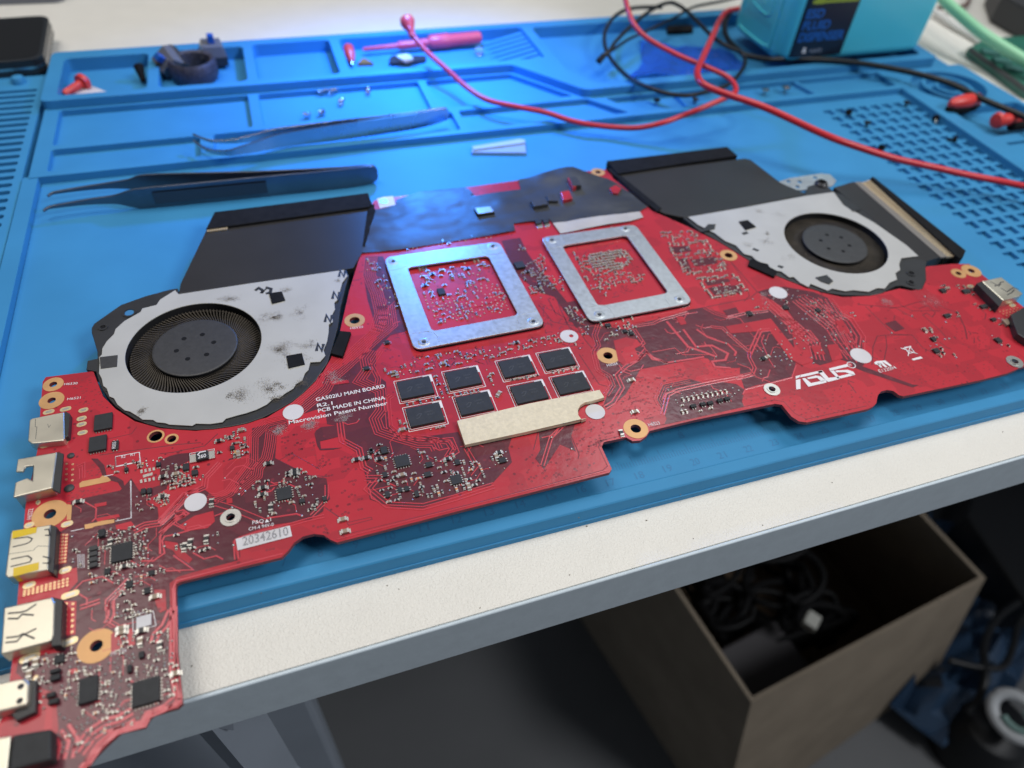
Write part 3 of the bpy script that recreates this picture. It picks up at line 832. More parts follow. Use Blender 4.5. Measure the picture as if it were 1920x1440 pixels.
m.obj('stitching_via', principled('deep_red_mask_dash', (.27, .015, .025), .4), board, kind='stuff')  # dashes in a slightly darker red than the pour
# tented vias: small dark rings in loose clusters
m = MB()
for r, poly, n in (('C', [(1100, 140), (1380, 60), (1400, 200), (1420, 320), (1700, 320), (1800, 500), (1860, 900), (1560, 880), (1540, 600), (1340, 500), (1080, 380)], 46), ('E', [(1000, 900), (1240, 660), (1800, 560), (1840, 700), (1440, 780), (1400, 900), (1440, 1080), (1300, 1120), (1000, 1080)], 60), ('E', [(660, 1160), (1080, 1130), (1060, 1240), (900, 1290), (920, 1400), (700, 1400), (630, 1230)], 30),
                  ('Q5', [(960, 1180), (1180, 1060), (1280, 1100), (1320, 1220), (980, 1290)], 26), ('C', [(740, 1230), (1150, 1140), (1300, 980), (1500, 980), (1540, 1060), (1700, 1060), (1200, 1060), (1120, 1200)], 34), ('C', [(430, 560), (540, 440), (790, 380), (680, 600), (520, 700)], 30), ('Q4', [(1560, 1000), (1740, 1000), (1700, 1160), (1600, 1100)], 10), ('D', [(660, 440), (900, 480), (1200, 480), (900, 560), (680, 600)], 16), ('Q5', [(0, 1100), (90, 1120), (130, 1360), (0, 1420)], 14), ('H', [(0, 640), (60, 640), (70, 860), (0, 960)], 8)):
    W_ = world(r, poly, ZB); xs = [p[0] for p in W_]; ys = [p[1] for p in W_]
    for k in range(n):
        p = (random.uniform(min(xs), max(xs)), random.uniform(min(ys), max(ys)))
        for q in range(random.choice((1, 1, 2, 3, 4))):
            p2 = (p[0] + q * .085, p[1] + random.choice((0, .05)) * (q % 2))
            if inside(p2, W_): m.ring(p2, .018, .036, ZB + .0004, ZB + .0016, 10)
m.obj('tented_via', trace_dark, board, kind='stuff')
# pads
for c, r, h in pads:
    m = MB(); m.ring(c, h, r, ZB + .001, ZB + .012, 36); m.obj('mounting_pad', gold, board)
for c, r, h in tinpads:
    m = MB(); m.ring(c, h + .03, r, ZB + .001, ZB + .03, 30); m.lathe(c, [(h + .06, ZB), (h + .05, ZB + .05), (h, ZB + .05), (h - .01, ZB - .05)], 24, cap=False); m.obj('screw_eyelet', tin, board, smooth=True)
for c, r, h in plain_holes:
    m = MB(); m.ring(c, h, r, ZB + .001, ZB + .006, 30); m.obj('plated_hole', gold, board)
m = MB(); m.prism(world('H', [(160, 250), (205, 238), (265, 233), (280, 290), (180, 312)], ZB), ZB, ZB + .015, []); m.obj('white_tab', white_sticker, board)
m = MB(); m.cur = 0; c = R_('H', 203, 268); m.ring(c, .1, .19, ZB + .016, ZB + .03); m.obj('screw_eyelet', tin, board)
# exposed copper bars
m = MB()
for r, q in (('A', [(715, 225), (740, 205), (900, 175), (920, 155), (960, 155), (1000, 195), (980, 208), (718, 262)]), ('A', [(762, 595), (870, 575), (890, 565), (1030, 545), (1030, 578), (850, 612), (830, 625), (765, 635)]),
             ('A', [(608, 410), (648, 420), (640, 550), (602, 552)]), ('C', [(665, 310), (690, 310), (695, 350), (668, 355)])):
    m.sheet(world(r, q, ZB), ZB + .009)
m.obj('bare_copper_strip', gold, board)
# thermal pad fields with rows of vias
def via_field(r, quad, nx, ny, name='via_array'):
    m = MB(); Q = world(r, quad, ZB)
    m.sheet(Q, ZB + .008)
    m.cur = 1
    for i in range(nx):
        for j in range(ny):
            u, v = (i + .5) / nx, (j + .5) / ny
            x = (Q[0][0] * (1 - u) + Q[1][0] * u) * (1 - v) + (Q[3][0] * (1 - u) + Q[2][0] * u) * v
            y = (Q[0][1] * (1 - u) + Q[1][1] * u) * (1 - v) + (Q[3][1] * (1 - u) + Q[2][1] * u) * v
            m.ring((x, y), .014, .034, ZB + .009, ZB + .018, 8)
    m.obj(name, [pcb_red, principled('gold_via', (.85, .62, .35), .3, metal=.7)], board)
via_field('A', [(205, 1190), (628, 1065), (625, 1150), (200, 1245)], 11, 3)
via_field('A', [(520, 675), (620, 675), (600, 940), (505, 955)], 3, 9)
via_field('A', [(575, 25), (685, 30), (680, 225), (570, 210)], 2, 4)
via_field('B', [(570, -60), (690, -60), (680, 240), (555, 250)], 2, 6)
via_field('G', [(1655, 625), (1860, 585), (1960, 650), (1790, 700)], 6, 4)

# round fan-hole stickers
for r, x, y, rad, hole in (('E', 845, 1020, .32, 0), ('E', 610, 342, .33, .08), ('P', 367, 942, .30, 0), ('Q4', 1650, 880, .32, 0), ('F', 1115, 437, .36, 0), ('F', 1735, 910, .38, 0)):
    c = R_(r, x, y); m = MB()
    if hole:
        m.prism(circle(c, rad, 36), ZB + .012, ZB + .022, [circle((c[0] + .08, c[1]), hole, 14)])
    else: m.prism(circle(c, rad, 36), ZB + .012, ZB + .022)
    m.obj('round_sticker', white_sticker, board, label='round white paper dot on the board' if not hole else 'round white paper dot with a pin hole')
# ---------------------------------------------------------------- memory chips
quads = [('D', [(778, 745), (1080, 690), (1130, 855), (830, 895)]), ('D', [(1212, 660), (1500, 610), (1557, 765), (1270, 800)]), ('D', [(862, 985), (1165, 935), (1218, 1095), (915, 1140)]),
         ('D', [(1310, 885), (1610, 840), (1660, 990), (1370, 1035)]), ('E', [(-28, 570), (240, 515), (305, 660), (35, 695)]), ('E', [(340, 495), (600, 445), (672, 580), (412, 630)]),
         ('E', [(75, 795), (355, 740), (430, 885), (150, 935)]), ('E', [(460, 715), (725, 660), (805, 800), (535, 855)])]
msilk = MB()
for i, (r, q) in enumerate(quads):
    Q = world(r, q, ZB + .115)
    cx = sum(p[0] for p in Q) / 4; cy = sum(p[1] for p in Q) / 4
    m = MB(); m.box((cx, cy, ZB + .0665), (1.10, .78, .094), .006)
    ch = m.obj('memory_chip', chip_m, board, bevel=.012)
    m = MB()
    for k in range(13):
        for s in (-1, 1):
            if 5 <= k <= 7: continue
            m.box((cx - .48 + k * .08, cy + s * .30, ZB + .012), (.04, .04, .022))
    m.obj('solder_ball', tin, ch)
    text('D9WFH', (cx + .02, cy + .04), (cx + .26, cy + .04), .07, ZB + .1155, chip_mark, ch, 'chip_marking')
    text('8RA77', (cx + .06, cy - .08), (cx + .30, cy - .08), .07, ZB + .1155, chip_mark, ch, 'chip_marking')
    mm = MB(); mm.ribbon([(cx - .3, cy - .12), (cx - .2, cy - .1), (cx - .1, cy + .04), (cx - .18, cy + .06), (cx - .28, cy - .02)], .022, ZB + .1148, .0004); mm.obj('maker_swirl', chip_mark, ch)
    x0, x1, y0, y1 = cx - .62, cx + .64, cy - .50, cy + .52
    for a, b in (((x0, y0), (x1, y0)), ((x1, y0), (x1, y1)), ((x1, y1), (x0, y1)), ((x0, y1), (x0, y0))):
        msilk.ribbon([a, b], .022, ZB + .013, .001)
    for a, b in (((x0 + .07, y0 + .07), (x1 - .07, y0 + .07)), ((x0 + .07, y0 + .07), (x0 + .07, y1 - .07))):
        msilk.ribbon([a, b], .018, ZB + .013, .001)
    msilk.sheet([(x1 - .3, y1 - .02), (x1 - .3, y1 - .08), (x1 - .09, y1 - .08), (x1 - .09, y1 - .32), (x1, y1 - .32), (x1, y1 - .02)], ZB + .0142)
    msilk.obj('silkscreen_outline', white_ink, board); msilk = MB()
def silk_line(r, pts, w=.022):
    m = MB(); m.ribbon([Vector(p) for p in world(r, pts, ZB)], w, ZB + .0132, .001); m.obj('silkscreen_line', white_ink, board)
silk_line('A', [(1180, 205), (1182, 535), (1040, 565)]); silk_line('A', [(640, 655), (755, 630)]); silk_line('A', [(940, 160), (1020, 145)])
silk_line('A', [(1040, -10), (1045, 75), (1265, 30), (1262, -10)])
silk_line('Q4', [(650, 1130), (785, 1105), (788, 1155), (653, 1185), (650, 1130)]); silk_line('Q4', [(735, 1265), (738, 1440)])
silk_line('C', [(268, 340), (490, 298), (492, 380), (272, 425), (268, 340)], .016)
silk_line('B', [(1195, 60), (1380, 30), (1405, 160), (1200, 215), (1195, 60)], .018)
for k in range(5):
    silk_line('A', [(700 + k * 14, 860), (705 + k * 14, 985)], .012)

# ---------------------------------------------------------------- writing
def board_text(s, r, a, b, h, name='board_lettering', bold=0.0):
    A, B = world(r, [a, b], ZB)
    return text(s, A, B, h, ZB + .0148, white_ink, board, name, bold=bold)
board_text('GA502IU MAIN BOARD', 'P', (593, 753), (722, 727), .150, bold=.012)
board_text('R2.1', 'P', (595, 764), (624, 759), .140, bold=.012)
board_text('PCB MADE IN CHINA', 'P', (597, 774), (723, 749), .150, bold=.012)
board_text('Macrovision Patent Number', 'P', (542, 796), (727, 759), .145, bold=.012)
board_text('H6530', 'P', (120, 723), (145, 721), .10); board_text('H6521', 'P', (126, 751), (151, 748), .10)
board_text('H6522', 'A', (285, 545), (302, 450), .12); board_text('H6525', 'P', (657, 618), (681, 615), .11)
board_text('H6524', 'P', (1139, 688), (1159, 684), .12); board_text('H6523', 'P', (1217, 800), (1238, 796), .13)
board_text('H6526', 'B', (1000, 430), (1140, 395), .10); board_text('H6511', 'P', (1276, 579), (1293, 575), .10)
board_text('P&Q   1', 'C', (832, 978), (1000, 948), .115); board_text('CM-4 94V-0', 'C', (800, 1035), (1025, 990), .105)
m = MB(); m.sheet(world('C', [(945, 962), (985, 955), (960, 930)], ZB), ZB + .0148); m.obj('warning_triangle', white_ink, board)
board_text('R2', 'Q4', (682, 1140), (706, 1136), .10); board_text('R1', 'Q4', (735, 1128), (758, 1124), .10)
board_text('E132094', 'S', (1235, 270), (1450, 215), .14)
board_text('R', 'S', (846, 180), (868, 174), .09)
m = MB(); c = R_('S', 862, 170); m.ring(c, .13, .16, ZB + .0145, ZB + .0150, 24); m.obj('registered_mark_circle', white_ink, board)
# maker's wordmark: four wide slanted letters with a split top bar
m = MB()
def S(*p): m.sheet(world('S', list(p), ZB), ZB + .0148)
S((148, 315), (210, 298), (200, 325), (150, 350)); S((150, 362), (208, 350), (212, 478), (155, 486))          # A stem
S((215, 297), (480, 238), (498, 262), (350, 300), (205, 330))                                                 # shared top bar
S((232, 345), (268, 337), (345, 402), (535, 365), (548, 395), (312, 450))                                     # S lower
S((290, 335), (410, 305), (472, 318), (535, 365), (480, 385), (425, 335), (310, 352))
S((430, 252), (490, 240), (570, 335), (700, 322), (715, 350), (570, 388), (545, 375))                         # U
S((575, 215), (800, 160), (825, 190), (590, 245), (575, 215))                                                 # last S top
S((590, 248), (640, 240), (700, 315), (845, 282), (905, 300), (740, 340), (690, 345))
S((655, 242), (820, 232), (890, 258), (912, 290), (895, 306), (850, 286), (785, 262), (670, 265))
m.obj('maker_wordmark', white_ink, board, label='white slanted maker wordmark printed on the red board')
m = MB()
S((1155, 140), (1185, 120), (1300, 112), (1385, 180), (1360, 190), (1275, 135), (1262, 136), (1330, 196), (1300, 200), (1220, 142), (1200, 145), (1230, 165), (1262, 200), (1240, 205), (1205, 170), (1170, 160))
S((1195, 150), (1240, 146), (1262, 165), (1215, 172))
m.obj('approval_mark', white_ink, board)
m = MB()
def G_(*p, z=.0148): m.sheet(world('G', list(p), ZB), ZB + z)
G_((850, 1080), (940, 1055), (960, 1072), (872, 1092))
m.ribbon([Vector(p) for p in world('G', [(750, 975), (910, 1030)], ZB)], .03, ZB + .0142, .0008)
m.ribbon([Vector(p) for p in world('G', [(840, 955), (820, 1050)], ZB)], .03, ZB + .0142, .0008)
m.ribbon([Vector(p) for p in world('G', [(785, 970), (838, 962), (880, 1015), (830, 1025), (785, 970)], ZB)], .03, ZB + .0145, .0008)
m.ribbon([Vector(p) for p in world('G', [(770, 980), (850, 962)], ZB)], .035, ZB + .0148, .0008)
m.obj('crossed_bin_symbol', white_ink, board)
# serial number sticker
m = MB(); q = world('C', [(683, 1110), (1170, 990), (1190, 1085), (700, 1213)], ZB)
m.prism(q, ZB + .012, ZB + .024)
st = m.obj('serial_sticker', white_sticker, board, label='white sticker printed with the serial number')
A_, B_ = world('C', [(748, 1172), (1160, 1075)], ZB)
text('20342610', A_, B_, .27, ZB + .026, black_ink, st, 'serial_number', bold=.01)
# dot-matrix look: thin sticker-coloured cuts across the digits
d = Vector((B_[0] - A_[0], B_[1] - A_[1])); L_ = d.length; d.normalize(); nn = Vector((-d.y, d.x))
m = MB()
for k in range(7):
    p = Vector(A_) + nn * (.02 + k * .038) - d * .03
    m.ribbon([p, p + d * (L_ + .06)], .008, ZB + .0265, .0005)
for k in range(60):
    p = Vector(A_) + d * (L_ * k / 59) - nn * .02
    m.ribbon([p, p + nn * .32], .006, ZB + .0266, .0005)
m.obj('print_gap', white_sticker, st)
# ================================================================== chips and small parts on the board
BLOCK = []       # areas where no small part may land
def quad_info(r, q, z):
    Q = [Vector(p) for p in world(r, q, z)]
    c = sum(Q, Vector((0, 0))) / 4
    w = ((Q[1] - Q[0]).length + (Q[2] - Q[3]).length) / 2
    h = ((Q[3] - Q[0]).length + (Q[2] - Q[1]).length) / 2
    e = (Q[1] - Q[0]) + (Q[2] - Q[3])
    return c, w, h, math.atan2(e.y, e.x)
def chip(r, q, hgt=.07, leads='xy', name='chip', label=None, mt=None):
    c, w, h, a = quad_info(r, q, ZB + hgt)
    if abs(a) < .2: a = .012
    m = MB(); m.box((c.x, c.y, ZB + hgt / 2 + .01), (w, h, hgt - .01), a)
    o = m.obj(name, mt or chip_m, board, bevel=.008, label=label)
    m = MB()
    def leads_on(n, u0, v0, du, dv, sx, sy):
        for k in range(n):
            t = (k + .5) / n - .5
            x, y = rot2((u0 + du * t, v0 + dv * t), a, c)
            m.box((x, y, ZB + .018), (sx, sy, .022), a)
    if 'x' in leads:
        n = max(2, int(w / .075))
        for s in (-1, 1): leads_on(n, 0, s * (h / 2 + .02), w * .95, 0, .03, .06)
    if 'y' in leads:
        n = max(2, int(h / .075))
        for s in (-1, 1): leads_on(n, s * (w / 2 + .02), 0, 0, h * .95, .06, .03)
    if m.v: m.obj('pin_row', tin, o)
    BLOCK.append([rot2((u * (w / 2 + .09), v * (h / 2 + .09)), a, c) for u, v in ((-1, -1), (1, -1), (1, 1), (-1, 1))])
    return o
qc = chip('C', [(1040, 650), (1175, 630), (1190, 735), (1055, 760)])
chip('A', [(1000, 770), (1180, 750), (1185, 900), (1000, 930)], .09)
chip('A', [(1130, 1100), (1190, 1090), (1195, 1150), (1135, 1165)])
chip('A', [(1330, 1010), (1385, 1000), (1390, 1040), (1335, 1050)], leads='y'); chip('A', [(1290, 1165), (1345, 1155), (1350, 1205), (1300, 1215)], leads='y')
chip('A', [(935, 990), (990, 980), (990, 1030), (940, 1040)], leads='x')
for y in (785, 835, 885, 935): chip('A', [(800, y + 3), (872, y - 5), (872, y + 32), (800, y + 42)], .10, 'y', 'inductor_array', mt=hub_m)
chip('A', [(882, 640), (938, 630), (940, 690), (884, 705)], .12, 'y')
chip('B', [(705, 640), (868, 605), (878, 825), (707, 862)], .12, 'y'); chip('B', [(1182, 665), (1425, 612), (1435, 835), (1190, 885)], .12)
chip('B', [(485, 430), (570, 410), (575, 480), (490, 500)], .09)
for q in ([(450, 552), (535, 540), (532, 570), (447, 585)], [(452, 602), (535, 592), (532, 640), (450, 650)], [(415, 768), (490, 750), (490, 788), (415, 808)], [(432, 822), (520, 808), (520, 850), (435, 865)]):
    chip('B', q, .12, '', 'ferrite_choke')
chip('B', [(1245, 395), (1290, 385), (1295, 440), (1250, 450)], .09, ''); chip('B', [(1140, 515), (1180, 505), (1185, 570), (1145, 580)], .09, '')
chip('Q4', [(532, 890), (628, 884), (630, 968), (527, 978)], .10, 'x', 'power_transistor'); chip('Q4', [(502, 1018), (598, 1005), (595, 1088), (497, 1098)], .10, 'x', 'power_transistor')
o = chip('Q4', [(630, 1040), (668, 1038), (665, 1085), (625, 1090)], .06, 'x', 'current_shunt', mt=res_m)
text('R005', *[(*p, ZB + .0665) for p in world('Q4', [(650, 1082), (654, 1045)], ZB + .06)], .10, ZB, white_ink, o, 'value_marking', vert=(-1, 0.1, 0))
chip('Q5', [(298, 1125), (378, 1115), (383, 1175), (305, 1190)]); chip('Q5', [(612, 1235), (672, 1225), (680, 1275), (622, 1285)])
for q in ([(222, 1075), (252, 1070), (258, 1108), (228, 1112)], [(472, 1160), (510, 1155), (512, 1182), (476, 1187)], [(465, 1215), (505, 1212), (505, 1238), (468, 1240)], [(885, 1135), (925, 1130), (928, 1158), (888, 1162)], [(315, 1300), (340, 1298), (342, 1325), (318, 1328)], [(352, 1295), (380, 1292), (382, 1318), (355, 1321)],
          [(412, 1320), (436, 1316), (436, 1350), (412, 1354)], [(245, 1325), (272, 1320), (274, 1355), (248, 1358)], [(638, 1145), (665, 1142), (668, 1170), (640, 1173)], [(230, 1215), (258, 1212), (258, 1240), (232, 1243)]):
    chip('Q5', q, .07, 'y', 'small_chip')
for q in ([(205, 430), (262, 420), (258, 480), (205, 490)], [(290, 490), (340, 485), (340, 520), (290, 525)], [(1250, 745), (1300, 740), (1305, 775), (1255, 780)], [(1460, 725), (1500, 720), (1502, 755), (1462, 765)], [(1885, 290), (1915, 288), (1915, 318), (1888, 320)], [(625, 270), (668, 262), (670, 295), (628, 302)]):
    chip('C', q, .08, 'x', 'small_chip')
for q in ([(490, 610), (540, 605), (540, 635), (490, 640)], [(680, 375), (720, 370), (720, 400), (680, 405)], [(535, 1355), (570, 1350), (572, 1385), (537, 1388)], [(640, 1335), (700, 1325), (702, 1385), (645, 1395)]): chip('D', q, .08, 'y', 'small_chip')
for q in ([(1265, 270), (1308, 265), (1310, 310), (1270, 315)], [(1320, 265), (1360, 260), (1362, 305), (1325, 310)], [(1640, 55), (1690, 45), (1692, 95), (1645, 100)], [(1720, 105), (1775, 95), (1778, 140), (1725, 145)], [(1400, 35), (1440, 28), (1445, 60), (1405, 65)], [(1115, 80), (1150, 76), (1152, 104), (1118, 108)]):
    chip('A', q, .09, 'x', 'small_chip')
for x, y in ((480, 1283), (552, 1268), (607, 1260), (680, 1240), (733, 1228)): chip('F', [(x - 20, y - 8), (x + 20, y - 16), (x + 22, y + 4), (x - 18, y + 12)], .09, 'x', 'transistor_array')
for q in ([(1155, 532), (1190, 526), (1192, 552), (1158, 558)], [(885, 575), (918, 568), (920, 600), (888, 606)], [(1400, 555), (1430, 550), (1432, 572), (1402, 578)], [(990, 915), (1015, 912), (1017, 935), (992, 938)]): chip('F', q, .07, 'y', 'small_chip')
chip('H', [(1042, 658), (1100, 648), (1112, 685), (1055, 697)], .12, '', 'small_chip')
o = chip('H', [(545, 826), (590, 820), (602, 858), (558, 866)], .10, 'x', 'memory_controller_chip')
for q in ([(1130, 412), (1170, 402), (1180, 432), (1140, 442)], [(1340, 422), (1400, 405), (1415, 435), (1350, 448)], [(1510, 568), (1565, 550), (1575, 578), (1520, 592)], [(1165, 655), (1215, 640), (1225, 665), (1175, 680)], [(1610, 690), (1650, 680), (1660, 700), (1620, 712)], [(1065, 980), (1115, 970), (1120, 1005), (1070, 1012)], [(1655, 880), (1700, 870), (1705, 905), (1660, 915)], [(1845, 840), (1905, 828), (1915, 870), (1855, 880)], [(1045, 870), (1080, 865), (1085, 895), (1050, 900)]):
    chip('G', q, .08, 'x', 'small_chip')
chip('E', [(1095, 275), (1130, 270), (1135, 298), (1100, 302)], .08, 'y', 'small_chip'); chip('E', [(1150, 295), (1185, 290), (1190, 318), (1155, 322)], .08, 'y', 'small_chip'); chip('E', [(935, 225), (985, 218), (985, 245), (940, 250)], .07, 'x', 'small_chip')
# marked inductor
c, w, h, a = quad_info('C', [(320, 325), (430, 305), (432, 380), (323, 398)], ZB + .12)
m = MB(); m.box((c.x, c.y, ZB + .07), (w, h, .11), .02); o = m.obj('marked_inductor', chip_m, board, bevel=.015, label='black block marked 260')
m = MB()
for s in (-1, 1): m.box((c.x + s * (w / 2 + .09), c.y, ZB + .035), (.17, h * .95, .05), .02)
m.obj('end_terminal', tin, o)
text('260', (c.x - w * .32, c.y - h * .34), (c.x + w * .34, c.y - h * .34), .13, ZB + .1265, white_ink, o, 'value_marking', bold=.01)
m = MB(); m.ribbon([(c.x - .12, c.y + .03), (c.x - .05, c.y + .12), (c.x + .12, c.y + .12)], .035, ZB + .1255, .001); m.obj('maker_mark', white_ink, o)
BLOCK.append([(c.x - .45, c.y - .2), (c.x + .45, c.y - .2), (c.x + .45, c.y + .2), (c.x - .45, c.y + .2)])
c, w, h, a = quad_info('B', [(1222, 82), (1353, 55), (1368, 148), (1232, 182)], ZB + .05)
m = MB(); m.box((c.x, c.y, ZB + .03), (w, h, .04), .02); m.obj('blank_white_label', white_sticker, board); BLOCK.append([rot2((u * (w / 2 + .06), v * (h / 2 + .06)), 0, c) for u, v in ((-1, -1), (1, -1), (1, 1), (-1, 1))])
# unsoldered footprint
c, w, h, a = quad_info('A', [(1275, 120), (1385, 95), (1385, 185), (1280, 200)], ZB)
m = MB(); m.box((c.x, c.y, ZB + .012), (w * .8, .10, .012), .1)
for k in range(4):
    for s in (-1, 1): m.box((c.x - .17 + k * .11, c.y + s * .18, ZB + .012), (.06, .12, .014), .1)
m.obj('bare_footprint', tin, board); BLOCK.append([(c.x - .35, c.y - .3), (c.x + .35, c.y - .3), (c.x + .35, c.y + .3), (c.x - .35, c.y + .3)])

for r, q in quads:
    Q = world(r, q, ZB + .11); cx = sum(p[0] for p in Q) / 4; cy = sum(p[1] for p in Q) / 4
    BLOCK.append([(cx - .60, cy - .44), (cx + .60, cy - .44), (cx + .60, cy + .44), (cx - .60, cy + .44)])
for c, r, h in pads + tinpads + plain_holes: BLOCK.append(circle(c, r + .05, 12))
for r, q in (('P', [(588, 738), (728, 712), (732, 765), (540, 802), (538, 788), (590, 776)]), ('C', [(675, 1100), (1180, 980), (1200, 1090), (700, 1225)]), ('C', [(790, 960), (1030, 910), (1040, 1000), (800, 1050)]),
             ('P', [(850, 782), (1130, 725), (1142, 775), (872, 840)])):
    BLOCK.append(world(r, q, ZB))
for cc in ((1116, 772), (1067, 631), (367, 942), (550, 773), (1459, 549), (1614, 667)): BLOCK.append(circle(U(*cc, ZB), .42, 12))
BB = [(min(p[0] for p in b), max(p[0] for p in b), min(p[1] for p in b), max(p[1] for p in b), b) for b in BLOCK]
OB = (min(p[0] for p in OUTL), max(p[0] for p in OUTL))
def blocked(x, y):
    for a, b, c, d, P in BB:
        if a <= x <= b and c <= y <= d and inside((x, y), P): return True
    return False
SMD = []        # (kind, x, y, rot, l, w, h)
OCC = set()
def put(kind, x, y, rot, l, w, h):
    if blocked(x, y) or not inside((x, y), OUTL): return False
    cs = .034 if x < 6.5 and y < 6 else .046
    key = [(round(x / cs) + i, round(y / cs) + j, cs) for i in range(-1, 2) for j in range(-1, 2)]
    if any(k in OCC for k in key[::2]) : return False
    OCC.update(key)
    SMD.append((kind, x, y, rot, l, w, h)); return True
def zone(r, poly, dens, mix, pitch=.12, rotp=.5, size=(.09, .13)):
    """fill a polygon with rows of chip parts; mix: weights of capacitor, resistor, orange, dot, big"""
    P = world(r, poly, ZB)
    xs = [p[0] for p in P]; ys = [p[1] for p in P]
    y = min(ys)
    while y < max(ys):
        x = min(xs)
        rowrot = 0 if random.random() < rotp else PI / 2
        while x < max(xs):
            if inside((x, y), P):
                # parts come in clumps
                cl = noise.noise(Vector((x * 1.3, y * 1.3, 3.7)))
                if random.random() < dens * (1.0 + 1.6 * cl):
                    k = random.choices(('capacitor', 'resistor', 'orange', 'dot', 'big'), mix)[0]
                    rr = rowrot + .012
                    if random.random() < .25: rr += PI / 2
                    jx, jy = random.uniform(-.02, .02), random.uniform(-.02, .02)
                    if k == 'dot': put('dot', x + jx, y + jy, 0, random.uniform(.026, .04), 0, 0)
                    elif k == 'big': put(random.choice(('capacitor', 'resistor')), x + jx, y + jy, rr, .19, .11, .08)
                    else:
                        l = random.uniform(*size)
                        put(k, x + jx, y + jy, rr, l, l * .55, .045)
            x += pitch
        y += pitch
MIXD = (3, 4, .25, 4, .5)
zone('C', [(840, 620), (960, 560), (1040, 520), (1240, 470), (1400, 560), (1440, 760), (1380, 860), (1120, 930), (960, 890), (820, 800)], .62, (3, 4, 0, 3, .4))
zone('C', [(930, 400), (1040, 420), (1060, 500), (950, 530)], .4, MIXD)
zone('C', [(0, 390), (160, 420), (380, 430), (390, 540), (300, 640), (40, 660)], .60, MIXD, .11)
zone('C', [(500, 240), (660, 150), (790, 220), (790, 340), (600, 400), (500, 400)], .55, MIXD, .11)
zone('C', [(660, 110), (760, 110), (760, 160), (670, 165)], .6, (3, 2, 0, 1, 1))
zone('C', [(60, 1060), (300, 1080), (560, 1020), (560, 1080), (480, 1220), (300, 1270), (60, 1170)], .18, (2, 3, 0, 3, 1), .13)
zone('Q5', [(200, 1060), (400, 1050), (520, 1130), (640, 1120), (800, 1180), (820, 1280), (660, 1310), (440, 1380), (250, 1390), (190, 1240)], .60, (3, 4, .6, 3, .3), .11)
zone('Q5', [(830, 1110), (920, 1070), (960, 1190), (860, 1290)], .40, (4, 2, 0, 4, 1))
zone('A', [(960, 60), (1240, 20), (1440, 0), (1520, 80), (1540, 150), (1400, 230), (1260, 220), (1100, 180)], 0.69, (4, 3, .2, 4, .5), 0.090, .5, (.065, .095))
zone('A', [(1520, 170), (1780, 130), (1860, 170), (1640, 270), (1520, 280)], 0.75, MIXD, 0.086, .5, (.065, .095))
zone('A', [(1200, 340), (1360, 300), (1540, 300), (1540, 400), (1440, 460), (1220, 500)], 0.56, MIXD, 0.103, .5, (.065, .095))
zone('A', [(840, 700), (980, 640), (1200, 610), (1340, 620), (1340, 900), (1240, 960), (1000, 1000), (900, 1080), (780, 1060), (880, 860)], 0.69, (3, 3, .3, 5, .5), 0.090, .5, (.065, .095))
zone('A', [(780, 1040), (1100, 960), (1560, 960), (1480, 1160), (1240, 1220), (1120, 1240), (760, 1200)], 0.62, (3, 4, 1.0, 4, .4), 0.090, .5, (.065, .095))
zone('A', [(640, 820), (780, 830), (770, 980), (660, 990)], 0.50, (1, 1, 0, 2, 0), 0.086, .5, (.065, .095))
zone('A', [(820, 1250), (960, 1230), (950, 1320), (830, 1320)], 0.75, (3, 3, 0, 1, .4), 0.086, .5, (.065, .095))
zone('A', [(1020, 1340), (1180, 1260), (1300, 1230), (1440, 1260), (1380, 1440), (1030, 1440)], 0.56, (6, 2, .6, 4, 1), 0.095, .5, (.065, .095))
zone('B', [(620, 360), (960, 480), (1100, 240), (1240, 200), (1540, 200), (1590, 560), (1600, 800), (1440, 860), (1170, 900), (1000, 960), (700, 880), (580, 700), (600, 500)], 0.90, (4, 3, .5, 7, .6), 0.086, .5, (.065, .095))
zone('B', [(300, 420), (680, 360), (700, 560), (560, 900), (330, 960), (340, 620), (200, 600)], 0.65, (3, 3, .2, 6, .6), 0.090, .5, (.065, .095))
zone('B', [(420, 960), (1000, 880), (1300, 900), (1270, 1020), (900, 1160), (660, 1350), (540, 1300), (540, 1060)], 0.61, (2, 1, .3, 8, .2), 0.095, .5, (.065, .095))
zone('F', [(250, 0), (520, 0), (540, 50), (310, 70)], .45, (6, 1, 0, 4, 0), .11); zone('F', [(310, 90), (600, 60), (610, 125), (340, 150)], .35, (6, 1, 0, 4, 0), .11); zone('F', [(360, 180), (660, 140), (700, 250), (450, 290)], .35, (6, 1, 0, 4, 0), .11); zone('F', [(520, 345), (775, 315), (860, 430), (640, 465)], .3, (6, 1, 0, 4, 0), .11)
zone('D', [(640, 610), (900, 560), (1180, 500), (1640, 430), (1900, 380), (1900, 500), (1560, 570), (1100, 640), (740, 710)], .45, (5, 2, 0, 5, .3), .115)
zone('D', [(1100, 680), (1200, 650), (1290, 900), (1200, 900)], .6, (2, 5, 0, 3, 0), .10)
zone('D', [(1560, 620), (1620, 600), (1700, 760), (1640, 800)], .6, (4, 2, 0, 4, 0), .10)
zone('D', [(830, 940), (1160, 890), (1160, 920), (830, 965)], .8, (4, 5, 0, 1, 0), .09)
zone('D', [(1290, 860), (1590, 810), (1590, 835), (1290, 885)], .8, (4, 5, 0, 1, 0), .09)
zone('D', [(780, 1100), (880, 1090), (880, 1210), (840, 1200)], .4, (4, 2, 0, 2, .5)); zone('D', [(1040, 1180), (1260, 1140), (1260, 1170), (1040, 1205)], .6, (4, 2, 0, 2, 0), .1)
zone('E', [(80, 730), (360, 670), (360, 700), (80, 760)], .8, (4, 5, 0, 1, 0), .09)
zone('E', [(450, 660), (700, 610), (700, 640), (450, 690)], .8, (4, 5, 0, 1, 0), .09)
